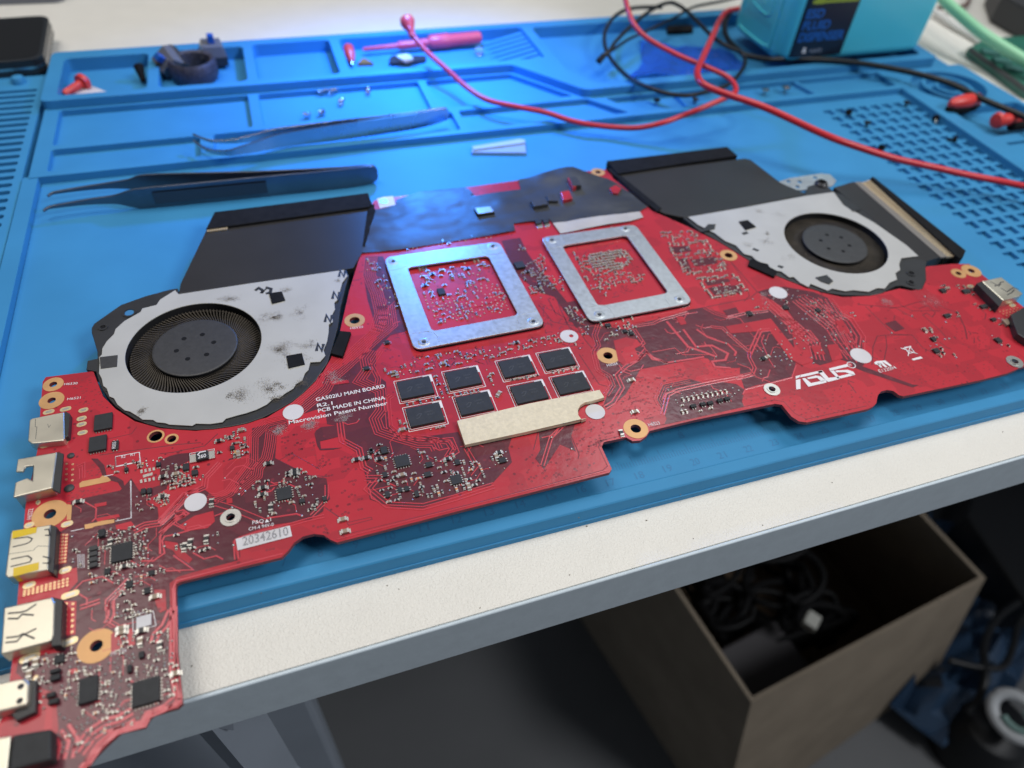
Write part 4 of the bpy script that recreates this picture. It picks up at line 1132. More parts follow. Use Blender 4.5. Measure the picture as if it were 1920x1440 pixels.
zone('E', [(0, 420), (300, 360), (560, 300), (560, 400), (280, 450), (60, 520), (0, 500)], .5, (5, 2, 0, 5, .4), .11)
zone('E', [(540, 60), (660, 80), (760, 180), (740, 230), (640, 180)], .75, (5, 1, 0, 5, 0), .09)
zone('E', [(640, 380), (720, 390), (740, 460), (680, 490)], .6, (4, 1, 0, 3, .5), .1)
zone('E', [(880, 220), (1180, 160), (1220, 330), (1040, 350), (900, 400)], .40, (4, 3, 0, 5, .4), .115)
zone('E', [(700, 260), (820, 240), (840, 340), (740, 370)], .3, (2, 1, 0, 6, 0))
zone('H', [(410, 710), (860, 640), (960, 840), (700, 900), (500, 880)], .30, (7, 1, 0, 5, 2.0), .14, .5, (.11, .14))
zone('H', [(450, 850), (960, 790), (1010, 960), (560, 1060), (480, 960)], .55, (4, 1, 0, 8, .1), .10)
zone('H', [(1500, 620), (1760, 570), (1800, 650), (1720, 720), (1540, 700)], 1.0, (12, 0, 0, 0, 0), .16, 1.0, (.15, .16))
zone('H', [(1420, 590), (1540, 640), (1720, 720), (1880, 740), (1880, 790), (1740, 790), (1580, 900), (1500, 780)], .62, (8, 1, 0, 4, .3), .105)
zone('H', [(1060, 700), (1180, 640), (1240, 620), (1260, 740), (1220, 900), (1160, 880)], .62, (6, 2, 0, 4, .3), .105)
zone('H', [(1200, 600), (1360, 760), (1380, 840), (1280, 840), (1180, 680)], .45, (5, 2, .2, 4, .3), .105)
zone('H', [(1020, 490), (1100, 490), (1130, 590), (1060, 580)], .6, (6, 2, 0, 4, .3), .105)
zone('H', [(90, 640), (150, 650), (300, 900), (300, 960), (200, 900), (110, 740)], .55, (3, 2, 0, 6, .2), .105)
zone('D', [(1060, 0), (1500, 0), (1780, 0), (1800, 130), (1300, 200), (1100, 200)], .45, (7, 1, 0, 7, .3), .105)
zone('H', [(330, 560), (900, 470), (900, 500), (330, 590)], .5, (1, 1, 0, 6, 0), .1)
for q in ([(240, -10), (500, -20), (530, 60), (300, 75)], [(300, 80), (590, 50), (620, 135), (330, 160)], [(345, 165), (670, 130), (715, 260), (430, 300)], [(505, 335), (785, 305), (880, 430), (620, 480)]):
    W_ = world('F', q, ZB)
    for i in range(4):
        a, b = Vector(W_[i]), Vector(W_[(i + 1) % 4]); n_ = int((b - a).length / .13)
        for k in range(n_):
            if random.random() < .75:
                p = a + (b - a) * ((k + .5) / n_); put('capacitor', p.x + random.uniform(-.03, .03), p.y + random.uniform(-.03, .03), random.choice((0, PI / 2)), .12, .07, .05)
# the row of parts along the front edge near the middle
Pf = world('F', [(400, 1240), (740, 1175)], ZB); 
for row, (kx, n_) in enumerate((('capacitor', 20), ('dot', 26), ('dot', 22))):
    for k in range(n_):
        t = k / (n_ - 1); x = Pf[0][0] + (Pf[1][0] - Pf[0][0]) * t; y = Pf[0][1] + (Pf[1][1] - Pf[0][1]) * t - row * .13
        put(kx, x, y, PI / 2 + .01, .13 if kx == 'capacitor' else .03, .06, .05)
Pf = world('F', [(395, 1335), (760, 1260)], ZB)
for k in range(26):
    t = k / 25; put('capacitor' if k < 9 or k % 2 else 'dot', Pf[0][0] + (Pf[1][0] - Pf[0][0]) * t, Pf[0][1] + (Pf[1][1] - Pf[0][1]) * t, PI / 2, .13 if (k < 9 or k % 2) else .03, .06, .05)
zone('F', [(330, 1220), (400, 1190), (440, 1310), (380, 1330)], .6, (2, 0, 0, 5, 0), .1); zone('F', [(480, 1320), (640, 1290), (640, 1320), (500, 1350)], .6, (3, 2, 0, 2, 0), .1)
zone('F', [(1120, 400), (1220, 380), (1380, 460), (1500, 560), (1480, 640), (1340, 600), (1240, 600), (1140, 520)], .24, (2, 3, 0, 12, 0), .12)
zone('F', [(860, 560), (960, 540), (960, 620), (880, 620)], .6, (3, 4, 0, 4, .3), .1); zone('F', [(980, 500), (1050, 510), (1050, 560), (990, 560)], .6, (1, 1, 0, 6, 0), .1)
for q, dn, mx in (([(1080, 370), (1180, 370), (1210, 470), (1140, 480)], .6, (4, 3, 0, 4, .5)), ([(1250, 370), (1440, 400), (1440, 530), (1300, 440)], .45, (4, 3, 0, 4, .5)), ([(1430, 560), (1610, 580), (1620, 630), (1440, 620)], .45, (4, 3, 0, 4, .5)),
                  ([(1120, 640), (1300, 640), (1300, 700), (1120, 700)], .5, (4, 4, 0, 4, .5)), ([(960, 790), (1070, 780), (1080, 830), (970, 830)], .5, (6, 1, 0, 1, 2)), ([(1010, 850), (1100, 860), (1180, 1020), (1100, 1080), (1040, 1000)], .7, (3, 4, 0, 5, .2)),
                  ([(1210, 1020), (1260, 1020), (1340, 1140), (1290, 1150)], .65, (4, 3, 0, 4, .5)), ([(1590, 680), (1760, 700), (1760, 760), (1640, 750)], .45, (4, 4, 0, 4, 1)), ([(1600, 850), (1720, 900), (1790, 970), (1700, 960)], .65, (3, 4, 0, 6, .2)), ([(1760, 780), (1940, 820), (1940, 900), (1780, 850)], .5, (3, 4, 0, 4, .5))):
    zone('G', q, dn, mx, .105)
for r, x, y in (('F', 1020, 795), ('F', 1020, 820), ('F', 1140, 825), ('F', 1180, 865), ('F', 1160, 885), ('F', 1085, 885), ('F', 1095, 918), ('F', 1130, 915), ('F', 1175, 905), ('F', 1205, 900), ('F', 1140, 945), ('F', 1180, 935), ('F', 1215, 925), ('F', 1215, 950), ('F', 1205, 980), ('F', 1090, 990), ('F', 985, 1022), ('F', 985, 1050),
                ('F', 1255, 820), ('F', 1240, 780), ('F', 1305, 795), ('F', 1320, 765), ('F', 1340, 795), ('F', 1310, 855), ('F', 1405, 815), ('F', 1465, 770), ('F', 1475, 795), ('F', 1475, 835), ('F', 1410, 890), ('F', 1440, 870), ('F', 1540, 790), ('F', 1550, 755), ('F', 1340, 722), ('F', 1380, 965), ('F', 1365, 925), ('F', 1200, 690), ('F', 1175, 720), ('F', 1218, 722), ('F', 1140, 668), ('F', 1095, 615), ('F', 1630, 855), ('F', 1655, 805), ('F', 1660, 733), ('F', 1755, 803), ('F', 1722, 843), ('F', 1690, 610), ('F', 1660, 590),
                ('F', 1300, 635), ('F', 1330, 635), ('F', 730, 738), ('F', 790, 762), ('F', 725, 818), ('F', 472, 862), ('F', 512, 845), ('F', 650, 918), ('F', 343, 953), ('F', 775, 1152), ('F', 820, 1170), ('F', 590, 1178), ('F', 545, 1188), ('F', 485, 1190), ('F', 312, 1143), ('F', 290, 1168), ('F', 790, 1195), ('F', 925, 485), ('F', 1080, 480),
                ('G', 980, 487), ('G', 860, 672), ('G', 665, 833), ('G', 1180, 730), ('G', 1170, 892), ('G', 1210, 887), ('G', 300, 640), ('G', 320, 672), ('E', 1720, 458), ('E', 1768, 438), ('E', 1563, 568), ('E', 1175, 518), ('E', 1078, 668), ('E', 1012, 692), ('E', 632, 1355), ('E', 452, 1250), ('E', 1215, 345), ('E', 1525, 797), ('E', 1500, 825), ('C', 228, 978), ('C', 648, 826), ('C', 710, 708), ('C', 723, 655), ('C', 768, 680), ('C', 838, 632), ('C', 1335, 858), ('C', 1278, 902), ('C', 972, 905), ('C', 135, 1070), ('C', 660, 1165), ('C', 40, 1175), ('A', 1665, 597), ('A', 1577, 685), ('A', 1080, 1240), ('A', 648, 705)):
    x, y = R_(r, x, y); SMD.append(('dot', x, y, 0, .042, 0, 0))
for r, x, y, k, rt in (('C', 1647, 938, 'capacitor', 0), ('C', 1668, 1045, 'capacitor', 0), ('C', 1770, 400, 'resistor', 0), ('C', 1858, 385, 'resistor', 0), ('E', 1168, 740, 'capacitor', 0), ('E', 1200, 1025, 'capacitor', 0), ('E', 1078, 1215, 'resistor', 1.5), ('C', 468, 785, 'resistor', 1.5), ('C', 978, 435, 'resistor', 0), ('C', 1215, 500, 'resistor', 0), ('C', 1215, 528, 'resistor', 0),
                       ('C', 930, 655, 'resistor', 0), ('C', 925, 715, 'resistor', 0), ('C', 1000, 835, 'resistor', 1.5), ('A', 1470, 350, 'resistor', 0), ('A', 1860, 730, 'resistor', 1.5), ('A', 1715, 765, 'resistor', 1.4), ('A', 1665, 800, 'resistor', 1.4), ('A', 710, 395, 'resistor', 0), ('B', 1100, 190, 'capacitor', 0), ('B', 1100, 225, 'capacitor', 0), ('B', 1280, 210, 'resistor', 0), ('A', 1400, 1250, 'capacitor', 0), ('Q5', 885, 780, 'capacitor', .8), ('Q5', 560, 920, 'resistor', .8), ('F', 1030, 925, 'capacitor', .3)):
    x, y = R_(r, x, y); SMD.append((k, x, y, rt, .21, .12, .07))
# shape the parts
def build_smd(m, k, x, y, rot, l, w, h):
    if k == 'dot':
        m.cur = 1; n = 8
        vs = [(x + l * math.cos(2 * PI * i / n), y + l * math.sin(2 * PI * i / n), ZB + .009) for i in range(n)]
        vs += [(x + l * .65 * math.cos(2 * PI * i / n), y + l * .65 * math.sin(2 * PI * i / n), ZB + .009 + l * .6) for i in range(n)] + [(x, y, ZB + .009 + l * .85)]
        m.add(vs, [(i, (i + 1) % n, n + (i + 1) % n, n + i) for i in range(n)] + [(n + i, n + (i + 1) % n, 2 * n) for i in range(n)])
        return
    z = ZB + .012 + h / 2
    m.cur = 0; m.box((x, y, z), (l * .56, w, h), rot)
    m.cur = 1
    for s in (-1, 1):
        dx, dy = rot2((s * l * .39, 0), rot); m.box((x + dx, y + dy, z), (l * .24, w * 1.02, h * 1.04), rot)
        dx, dy = rot2((s * l * .60, 0), rot); m.box((x + dx, y + dy, ZB + .012), (l * .26, w * 1.05, h * .35), rot)
bodymat = {'capacitor': ceramic, 'resistor': res_m, 'orange': orange_part}
solid = [s for s in SMD if s[0] != 'dot']
def screen_size(s):
    d = Vector((s[1] - CP[0], s[2] - CP[1], ZB - CP[2])).length
    return -s[4] * s[5] / d ** 2
solid.sort(key=screen_size)
cnt = {'capacitor': 0, 'resistor': 0, 'orange': 0}
rest = {'capacitor': MB(), 'resistor': MB(), 'orange': MB()}
for s in solid:
    k = s[0]; cnt[k] += 1
    if cnt[k] <= 95:
        m = MB(); build_smd(m, *s); m.obj({'capacitor': 'ceramic_capacitor', 'resistor': 'chip_resistor', 'orange': 'orange_capacitor'}[k], [bodymat[k], tin], board)
    else: build_smd(rest[k], *s)
for k, m in rest.items():
    if m.v: m.obj({'capacitor': 'ceramic_capacitors', 'resistor': 'chip_resistors', 'orange': 'orange_capacitors'}[k], [bodymat[k], tin], board, kind='stuff')
m = MB()
for s in SMD:
    if s[0] == 'dot': build_smd(m, *s)
for d_ in dots: build_smd(m, 'dot', d_[0], d_[1], 0, .026, 0, 0)
m.obj('solder_dots', [ceramic, tin], board, kind='stuff')
print('SMD', len(SMD), cnt)
# ================================================================== fans
def fan(center, plate, housing, phase, name_label):
    P = [p for p in plate]
    root = MB(); root.prism(housing, ZB - .50, ZB + .035, [circle(center, 2.22, 64)])
    f = root.obj('cooling_fan', fan_black, board, bevel=.03, label=name_label)
    m = MB(); m.prism(plate, ZB + .06, ZB + .095, [circle(center, 2.17, 72)]); m.obj('cover_plate', fan_white, f, bevel=.012)
    m = MB(); m.prism(circle(center, 2.35, 48), ZB - .62, ZB - .52); m.obj('fan_floor', fan_black, f)
    m = MB(); n = 110
    for k in range(n):
        a0 = 2 * PI * k / n; pts = []
        for j in range(6):
            r = 1.30 + (2.10 - 1.30) * j / 5; a = a0 + .30 * (j / 5) ** 1.5 + .1 * math.sin(j / 5 * PI)
            pts.append((center[0] + r * math.cos(a), center[1] + r * math.sin(a)))
        L = offset_path(pts, .014); R = offset_path(pts, -.014)
        m.prism(L + R[::-1], ZB - .45, ZB - .14)
    m.obj('blades', blade_m, f)
    m = MB(); m.ring(center, 2.07, 2.11, ZB - .45, ZB - .20, 72); m.obj('rotor_rim', blade_m, f)
    m = MB(); m.lathe(center, [(1.375, ZB - .01), (1.365, ZB + .015), (1.34, ZB + .027), (1.30, ZB + .03)], 72); m.obj('hub', hub_m, f, smooth=True)
    m = MB(); m.lathe(center, [(1.60, ZB - .46), (1.58, ZB - .33), (1.42, ZB - .31), (1.33, ZB - .28), (1.33, ZB - .012), (1.374, ZB - .011)], 72, cap=False); m.obj('hub_side_shadow', foam_m, f, smooth=True)  # hub wall made black: the shadow below the hub top is in its colour
    for k in range(6):
        a = phase + k * PI / 3
        c = (center[0] + .60 * math.cos(a), center[1] + .60 * math.sin(a))
        m = MB(); m.prism(circle(c, .085, 20), ZB + .0305, ZB + .0335); m.obj('hub_dimple', foam_m, f)
    return f
zp = ZB + .09
plateL = world('Q4', [(985, 192), (1005, 215), (1400, 155), (1935, 78), (1955, 110), (1925, 150), (1912, 200), (1895, 250), (1880, 262), (1884, 300), (1868, 330), (1872, 370), (1850, 385), (1848, 430), (1840, 480), (1820, 530), (1830, 560), (1800, 595), (1745, 598), (1735, 640), (1715, 660), (1700, 700), (1665, 720), (1650, 745), (1600, 775), (1570, 800), (1540, 800), (1500, 835), (1440, 865), (1380, 885), (1340, 895), (1270, 915), (1250, 935), (1180, 945), (1100, 943), (1080, 955), (950, 948), (930, 940), (880, 935), (860, 922),
                    (800, 920), (780, 905), (730, 875), (700, 868), (660, 835), (640, 800), (615, 790), (600, 745), (580, 730), (572, 690), (556, 660), (560, 600), (556, 570), (572, 555), (575, 520), (600, 480), (640, 440), (650, 410), (700, 365), (790, 315), (800, 295), (880, 275), (900, 245)], zp)
housL = world('Q4', [(1000, 183), (1005, 210), (1940, 70), (1962, 110), (1940, 190), (1915, 290), (1900, 400), (1868, 520), (1842, 600), (1775, 700), (1700, 775), (1640, 820), (1560, 868), (1480, 908), (1390, 940), (1300, 958), (1200, 972), (1100, 978), (1000, 974), (900, 962), (830, 945), (760, 918), (700, 882), (650, 845), (610, 800), (575, 750), (550, 690), (540, 650), (485, 640), (492, 590), (548, 578), (548, 540), (515, 430), (515, 405), (530, 380), (680, 275), (820, 225), (950, 190)], ZB + .03)
fL = fan((5.08, 8.42), plateL, housL, .1, 'left fan whose pale cover plate is speckled with brown dust')
plateR = world('P', [(1290, 407), (1400, 388), (1513, 367), (1563, 360), (1582, 385), (1640, 418), (1700, 460), (1722, 480), (1690, 484), (1686, 496), (1688, 506), (1679, 512), (1682, 524), (1668, 530), (1659, 541), (1645, 540), (1629, 547), (1600, 544), (1585, 546), (1560, 541), (1552, 545), (1542, 541), (1520, 532), (1516, 538), (1500, 530), (1488, 519), (1480, 520), (1465, 509), (1445, 505), (1440, 495), (1420, 490), (1410, 480), (1395, 476), (1380, 460), (1360, 452), (1340, 437), (1310, 422)], zp)
housR = world('P', [(1280, 408), (1510, 362), (1513, 350), (1530, 345), (1550, 348), (1562, 358), (1600, 372), (1735, 470), (1740, 484), (1736, 500), (1737, 525), (1730, 541), (1722, 543), (1690, 535), (1680, 536), (1655, 549), (1630, 554), (1580, 553), (1542, 547), (1510, 538), (1480, 526), (1450, 514), (1420, 498), (1395, 482), (1370, 466), (1340, 448), (1310, 432)], ZB + .03)
fR = fan((30.95, 8.30), plateR, housR, .5, 'right fan with a clean pale cover plate beside the gold fins')
# screw lugs and holes
def lug(f, r, x, y, rad=.15, z=ZB + .036):
    c = world(r, [(x, y)], z)[0]
    m = MB(); m.ring(c, rad, rad + .07, z, z + .03, 24); m.obj('lug_ring', fan_black, f)
    m = MB(); m.prism(circle(c, rad * .9, 20), z, z + .004); m.obj('lug_hole', silicone_ink if rad > .14 else foam_m, f)
lug(fL, 'Q4', 728, 320, .17); lug(fL, 'Q4', 580, 402, .09); lug(fL, 'Q4', 615, 748, .06); lug(fR, 'G', 850, 268, .12); lug(fR, 'G', 850, 355, .11)
c = world('P', [(1540, 345)], ZB + .06)[0]
m = MB(); m.lathe(c, [(.30, ZB), (.30, ZB + .1), (.2, ZB + .2), (.2, ZB + .05)], 24); m.obj('black_screw', fan_black, fR, smooth=True)
def nmark(f, x0, y0, s, r='Q4'):
    m = MB()
    pts = world(r, [(x0 - s, y0 + s), (x0 - s * .6, y0 - s), (x0 + s * .5, y0 + s * .9), (x0 + s, y0 - s)], zp + .006)
    m.ribbon([Vector(p) for p in pts], .11, zp + .0065, .003); m.obj('stamped_notch', fan_black, f)
for x, y in ((1890, 222), (1848, 352), (1800, 515)): nmark(fL, x, y, 20)
nmark(fL, 1925, 100, 18)
def pad(f, r, q, mt=foam_m, h=.04, name='foam_pad'):
    m = MB(); m.prism(world(r, q, zp + h), zp + .004, zp + h); m.obj(name, mt, f, bevel=.01)
pad(fL, 'Q4', [(1512, 208), (1585, 198), (1605, 248), (1530, 268)]); pad(fL, 'Q4', [(1610, 560), (1698, 545), (1715, 608), (1622, 630)]); pad(fL, 'Q4', [(560, 568), (662, 556), (658, 622), (566, 634)], hub_m, .02, 'black_tape_patch')
pad(fR, 'P', [(1385, 415), (1402, 412), (1418, 425), (1398, 431)]); pad(fR, 'F', [(1395, 320), (1480, 300), (1530, 345), (1500, 370), (1440, 350)], fan_black); pad(fR, 'P', [(1313, 435), (1328, 420), (1342, 420), (1340, 430)], fan_black, .02); pad(fR, 'P', [(1585, 385), (1600, 380), (1615, 392), (1600, 397)], fan_black, .02)
m = MB()
pts = world('Q4', [(1435, 195), (1455, 180), (1480, 195), (1470, 210), (1500, 178), (1525, 185), (1520, 205), (1495, 212)], zp + .006)
m.ribbon([Vector(p) for p in pts], .12, zp + .0065, .003); m.obj('stamped_notch', fan_black, fL)
# tab shapes along the right plate
m = MB()
for q in ([(1390, 437), (1400, 434), (1404, 438), (1394, 441)], [(1413, 465), (1424, 469), (1420, 472), (1410, 468)], [(1460, 497), (1470, 500), (1466, 504), (1457, 500)]): m.sheet(world('P', q, zp), zp + .007)
m.obj('stamped_notch', fan_black, fR)
# dust
def dust(f, spots, mt, name, zz):
    m = MB()
    for r, x, y, rad, n in spots:
        c = world(r, [(x, y)], zz)[0]
        subs = [(random.gauss(0, .38) * rad * 1.3, random.gauss(0, .38) * rad, random.uniform(.15, .45) * rad) for _ in range(9)]
        for k in range(int(n * 2.6)):
            sx_, sy_, sr_ = random.choice(subs)
            p = (c[0] + sx_ + random.gauss(0, 1) * sr_, c[1] + sy_ + random.gauss(0, 1) * sr_ * .8); s = random.uniform(.004, .012)
            b = random.uniform(0, PI)
            m.add([(p[0] + s * math.cos(b + t), p[1] + s * math.sin(b + t), zz) for t in (0, 1.9, 4)] , [(0, 1, 2)])
    m.obj(name, mt, f, kind='stuff')
dust(fL, [('Q4', 1300, 237, .28, 240), ('Q4', 1535, 337, .30, 380), ('Q4', 1685, 318, .26, 150), ('Q4', 1610, 187, .2, 90), ('Q4', 1575, 522, .33, 480), ('Q4', 1725, 500, .3, 160), ('Q4', 1515, 740, .38, 420), ('Q4', 1335, 780, .34, 380), ('Q4', 1700, 712, .25, 160), ('Q4', 805, 872, .15, 120), ('Q4', 1895, 140, .15, 50), ('Q4', 1570, 800, .25, 120), ('Q4', 1660, 590, .4, 160)], dust_m, 'dust', zp + .012)
dust(fR, [('P', 1437, 453, .3, 100), ('P', 1404, 458, .25, 60), ('P', 1424, 396, .2, 60), ('P', 1440, 438, .15, 70), ('P', 1480, 482, .25, 60), ('P', 1460, 403, .3, 40)], dust_m, 'dust', zp + .012)
dust(board, [('D', 215, 710, .28, 260), ('D', 320, 1065, .25, 230), ('C', 1060, 125, .25, 260), ('C', 1340, 80, .22, 180), ('G', 625, 545, .25, 160), ('F', 1000, 445, .22, 140), ('F', 1420, 640, .3, 120), ('F', 1560, 740, .3, 90), ('G', 1050, 520, .5, 160), ('F', 1500, 560, .6, 200), ('D', 20, 1110, .2, 120)], dust_l, 'dust', ZB + .02)
# heatsink ducts covered with dark sheet
hs = MB(); hs.prism(world('P', [(388, 430), (548, 407), (691, 385), (694, 410), (681, 470), (662, 503), (500, 527), (335, 551), (339, 532)], ZB + .05), ZB - .75, ZB + .06)
hL = hs.obj('heatsink_duct', mylar_m, board, bevel=.02, label='dark sheet covered heatsink duct above the left fan')
m = MB(); m.prism(world('P', [(402, 398), (550, 380), (690, 362), (698, 384), (692, 388), (545, 408), (386, 430)], ZB + .16), ZB - .75, ZB + .17); m.obj('foam_strip', foam_m, hL, bevel=.02)
m = MB(); m.prism(world('P', [(690, 392), (700, 388), (704, 396), (684, 465), (680, 462)], ZB + .04), ZB - .3, ZB + .09); m.obj('side_wall', foam_m, hL)
m = MB()
for k in range(9):
    c = world('P', [(391 + k * 4.3, 432 - k * .5)], ZB + .08)[0]; m.box((c[0], c[1], ZB + .10), (.055, .26, .05), -.25)
m.obj('fin_row', fin_m, hL)
hs = MB(); hs.prism(world('P', [(1150, 328), (1396, 297), (1408, 300), (1464, 343), (1512, 364), (1400, 387), (1284, 408), (1245, 400), (1215, 385)], ZB + .05), ZB - .75, ZB + .06)
hR = hs.obj('heatsink_duct', mylar_m, board, bevel=.02, label='dark sheet covered heatsink duct behind the right fan')
m = MB(); m.prism(world('P', [(1138, 302), (1250, 289), (1363, 275), (1383, 292), (1270, 308), (1158, 326)], ZB + .16), ZB - .75, ZB + .17); m.obj('foam_strip', foam_m, hR, bevel=.02)
m = MB(); m.prism(world('P', [(1138, 318), (1148, 318), (1240, 392), (1232, 398)], ZB + .05), ZB - .3, ZB + .10); m.obj('side_wall', foam_m, hR)
hs = MB(); hs.prism(world('P', [(1563, 352), (1600, 341), (1740, 438), (1778, 478), (1738, 490), (1714, 484), (1650, 420)], ZB + .03), ZB - .75, ZB + .05)
h3 = hs.obj('heatsink_duct', mylar_m, board, bevel=.02, label='dark heatsink duct at the right with a band of gold fins')
Qa = world('P', [(1613, 342), (1635, 333), (1810, 473), (1773, 482)], ZB + .05)
m = MB(); m.prism(world('P', [(1602, 342), (1614, 341), (1776, 481), (1764, 483)], ZB + .06), ZB, ZB + .075); m.obj('beige_edge_strip', principled('taupe_edge', (.20, .18, .16), .5), h3)
m = MB(); m.prism(world('P', [(1632, 334), (1637, 331), (1811, 470), (1806, 482), (1798, 484)], ZB + .14), ZB - .75, ZB + .15); m.obj('black_rim', foam_m, h3, bevel=.02)
m = MB(); n = 58
a0, a1 = Vector(world('P', [(1614, 342)], ZB + .08)[0]), Vector(world('P', [(1776, 481)], ZB + .08)[0])
b0, b1 = Vector(world('P', [(1632, 336)], ZB + .08)[0]), Vector(world('P', [(1800, 480)], ZB + .08)[0])
for k in range(n):
    t = (k + .5) / n; p = a0 + (a1 - a0) * t; q = b0 + (b1 - b0) * t; d_ = (a1 - a0).normalized() * .022
    m_ = p + (q - p) * .46; w_ = p + (q - p) * .54
    m.prism([(p - d_)[:], (m_ - d_)[:], (m_ + d_)[:], (p + d_)[:]], ZB - .6, ZB + .08); m.prism([(w_ - d_)[:], (q - d_)[:], (q + d_)[:], (w_ + d_)[:]], ZB - .6, ZB + .08)
m.obj('cooling_fins', fin_m, h3)
m = MB(); m.prism([a0[:], b0[:], b1[:], a1[:]], ZB - .75, ZB - .02); m.obj('fin_base', foam_m, h3)
# perforated bracket behind the right fan
m = MB(); q = world('P', [(1458, 342), (1480, 335), (1540, 326), (1556, 328), (1568, 340), (1560, 350), (1500, 358), (1488, 356)], ZB)
hh = [circle(world('P', [p], ZB)[0], .11, 12) for p in ((1478, 341), (1499, 342), (1495, 351), (1528, 334))]
m.prism(q, ZB - .02, ZB + .03, hh); m.obj('perforated_bracket', zinc, board)
# black blocks at the fan edges
for q, hh in (([(638, 620), (658, 622), (642, 668), (620, 662)], .14), ([(1405, 488), (1412, 484), (1458, 508), (1452, 519), (1403, 497)], .10), ([(692, 384), (702, 382), (700, 400), (690, 402)], .1)):
    m = MB(); m.prism(world('P', q, ZB + hh), ZB + .005, ZB + hh); m.obj('black_foam_block', foam_m, board, bevel=.015)
# ================================================================== steel retention frames
def frame(r_out, r_in, rivets, label, z=ZB):
    m = MB(); m.prism(round_poly(r_out, .35, 5), z + .075, z + .15, [round_poly(r_in, .2, 4)])
    f = m.obj('retention_frame', zinc, board, bevel=.015, label=label)
    m = MB(); m.prism(round_poly([(x + .02, y - .02) for x, y in r_out], .35, 5), z + .012, z + .072, [round_poly(r_in, .2, 4)]); m.obj('insulator', foam_m, f)
    cx = sum(p[0] for p in r_out) / 4; cy = sum(p[1] for p in r_out) / 4
    for c in rivets:
        m = MB(); m.lathe(c, [(.21, z + .15), (.195, z + .156), (.15, z + .156), (.135, z + .168), (.10, z + .168), (.09, z + .155)], 32)
        o = m.obj('rivet', zinc, f, smooth=True)
        m = MB(); m.prism(circle(c, .075, 16), z + .156, z + .164); m.obj('rivet_hole', black_ink, o)
        # raised corner plate outline
        sx = 1 if c[0] < cx else -1; sy = 1 if c[1] < cy else -1
        pts = [(c[0] + sx * .52 , c[1] - sy * .30), (c[0] + sx * .50, c[1] + sy * .25), (c[0] + sx * .28, c[1] + sy * .48), (c[0] - sx * .30, c[1] + sy * .52)]
        m = MB(); m.ribbon(smooth_path([Vector(p) for p in pts], 4), .03, z + .1505, .006); m.obj('embossed_corner', zinc, f)
    return f
zf = ZB + .15
frame(world('H', [(205, 625), (945, 522), (1245, 1060), (400, 1222)], zf), world('H', [(355, 690), (875, 614), (1070, 995), (515, 1100)], zf), world('H', [(265, 652), (905, 555), (1165, 1038), (462, 1170)], zf), 'steel frame with the bluish sheen, left of the pair')
frame([*world('H', [(1212, 497), (1820, 412)], zf), *world('P', [(1300, 567), (1107, 604)], zf)], [*world('H', [(1350, 550), (1765, 482)], zf), *world('P', [(1254, 549), (1122, 574)], zf)], world('H', [(1285, 515), (1757, 440)], zf) + world('P', [(1274, 561), (1124, 590)], zf), 'grey steel frame, right of the pair')
# conductive foam bar with the round bite
q = world('P', [(857, 789), (990, 757), (1124, 731), (1133, 745), (1120, 749)], ZB + .16)
c = U(1112, 774, ZB + .16)
arc = [(c[0] + .50 * math.cos(math.radians(t)), c[1] + .50 * math.sin(math.radians(t))) for t in (75, 100, 125, 150, 175, 200)]
q2 = world('P', [(1099, 784), (985, 810), (872, 834)], ZB + .16)
m = MB(); m.prism(q + arc + q2, ZB + .02, ZB + .16); m.obj('foam_gasket_bar', gasket_m, board, bevel=.02)
m = MB(); m.prism([(x + .01, y - .01) for x, y in q + arc + q2], ZB + .002, ZB + .018); m.obj('gasket_adhesive', foam_m, board)
# ================================================================== wrinkled black tape
def fill_grid(P, step):
    xs = [p[0] for p in P]; ys = [p[1] for p in P]
    V = [Vector(p) for p in P]; n = len(V)
    E_ = [(i, (i + 1) % n) for i in range(n)]
    x = min(xs)
    while x < max(xs):
        y = min(ys)
        while y < max(ys):
            p = (x + random.uniform(-.2, .2) * step, y + random.uniform(-.2, .2) * step)
            if inside(p, P): V.append(Vector(p))
            y += step
        x += step
    r = delaunay_2d_cdt(V, E_, [list(range(n))], 2, 1e-5)
    return r[0], r[2]
def wrinkled(P, z, amp, step, name, mats, parent, lumps=(), **kw):
    dense = []
    for i in range(len(P)):
        a, b = Vector(P[i]), Vector(P[(i + 1) % len(P)]); k = max(1, int((b - a).length / (step * 1.5)))
        dense += [(a + (b - a) * (j / k))[:] for j in range(k)]
    V, F = fill_grid(dense, step)
    vs = []
    for v in V:
        q = Vector((v.x * .55, v.y * .9, 1.3))
        h = abs(noise.noise(q)) * 1.6 + .5 * abs(noise.noise(q * 2.3)) + .15 * noise.noise(q * 6)
        hz = z + amp * h
        for lx, ly, lr, lh in lumps: hz += lh * math.exp(-((v.x - lx) ** 2 + (v.y - ly) ** 2) / lr ** 2)
        vs.append((v.x, v.y, hz))
    m = MB(); m.add(vs, [list(f) for f in F])
    return m.obj(name, mats, parent, smooth=True, **kw)
tp = world('H', [(62, 598), (85, 500), (100, 430), (128, 350), (140, 318), (185, 315), (285, 292), (282, 262), (430, 205), (600, 185), (725, 178), (755, 192), (792, 236), (870, 222), (960, 208), (1085, 190), (1070, 130), (1200, 110), (1300, 80), (1420, 72), (1520, 98), (1640, 118), (1700, 150), (1780, 205), (1850, 260), (1900, 300), (1840, 335), (1600, 360), (1290, 405), (1270, 385), (1170, 395), (1040, 408), (1050, 455), (900, 482), (600, 528), (300, 578)], ZB + .05)
lc = lambda x, y: world('H', [(x, y)], ZB + .05)[0]
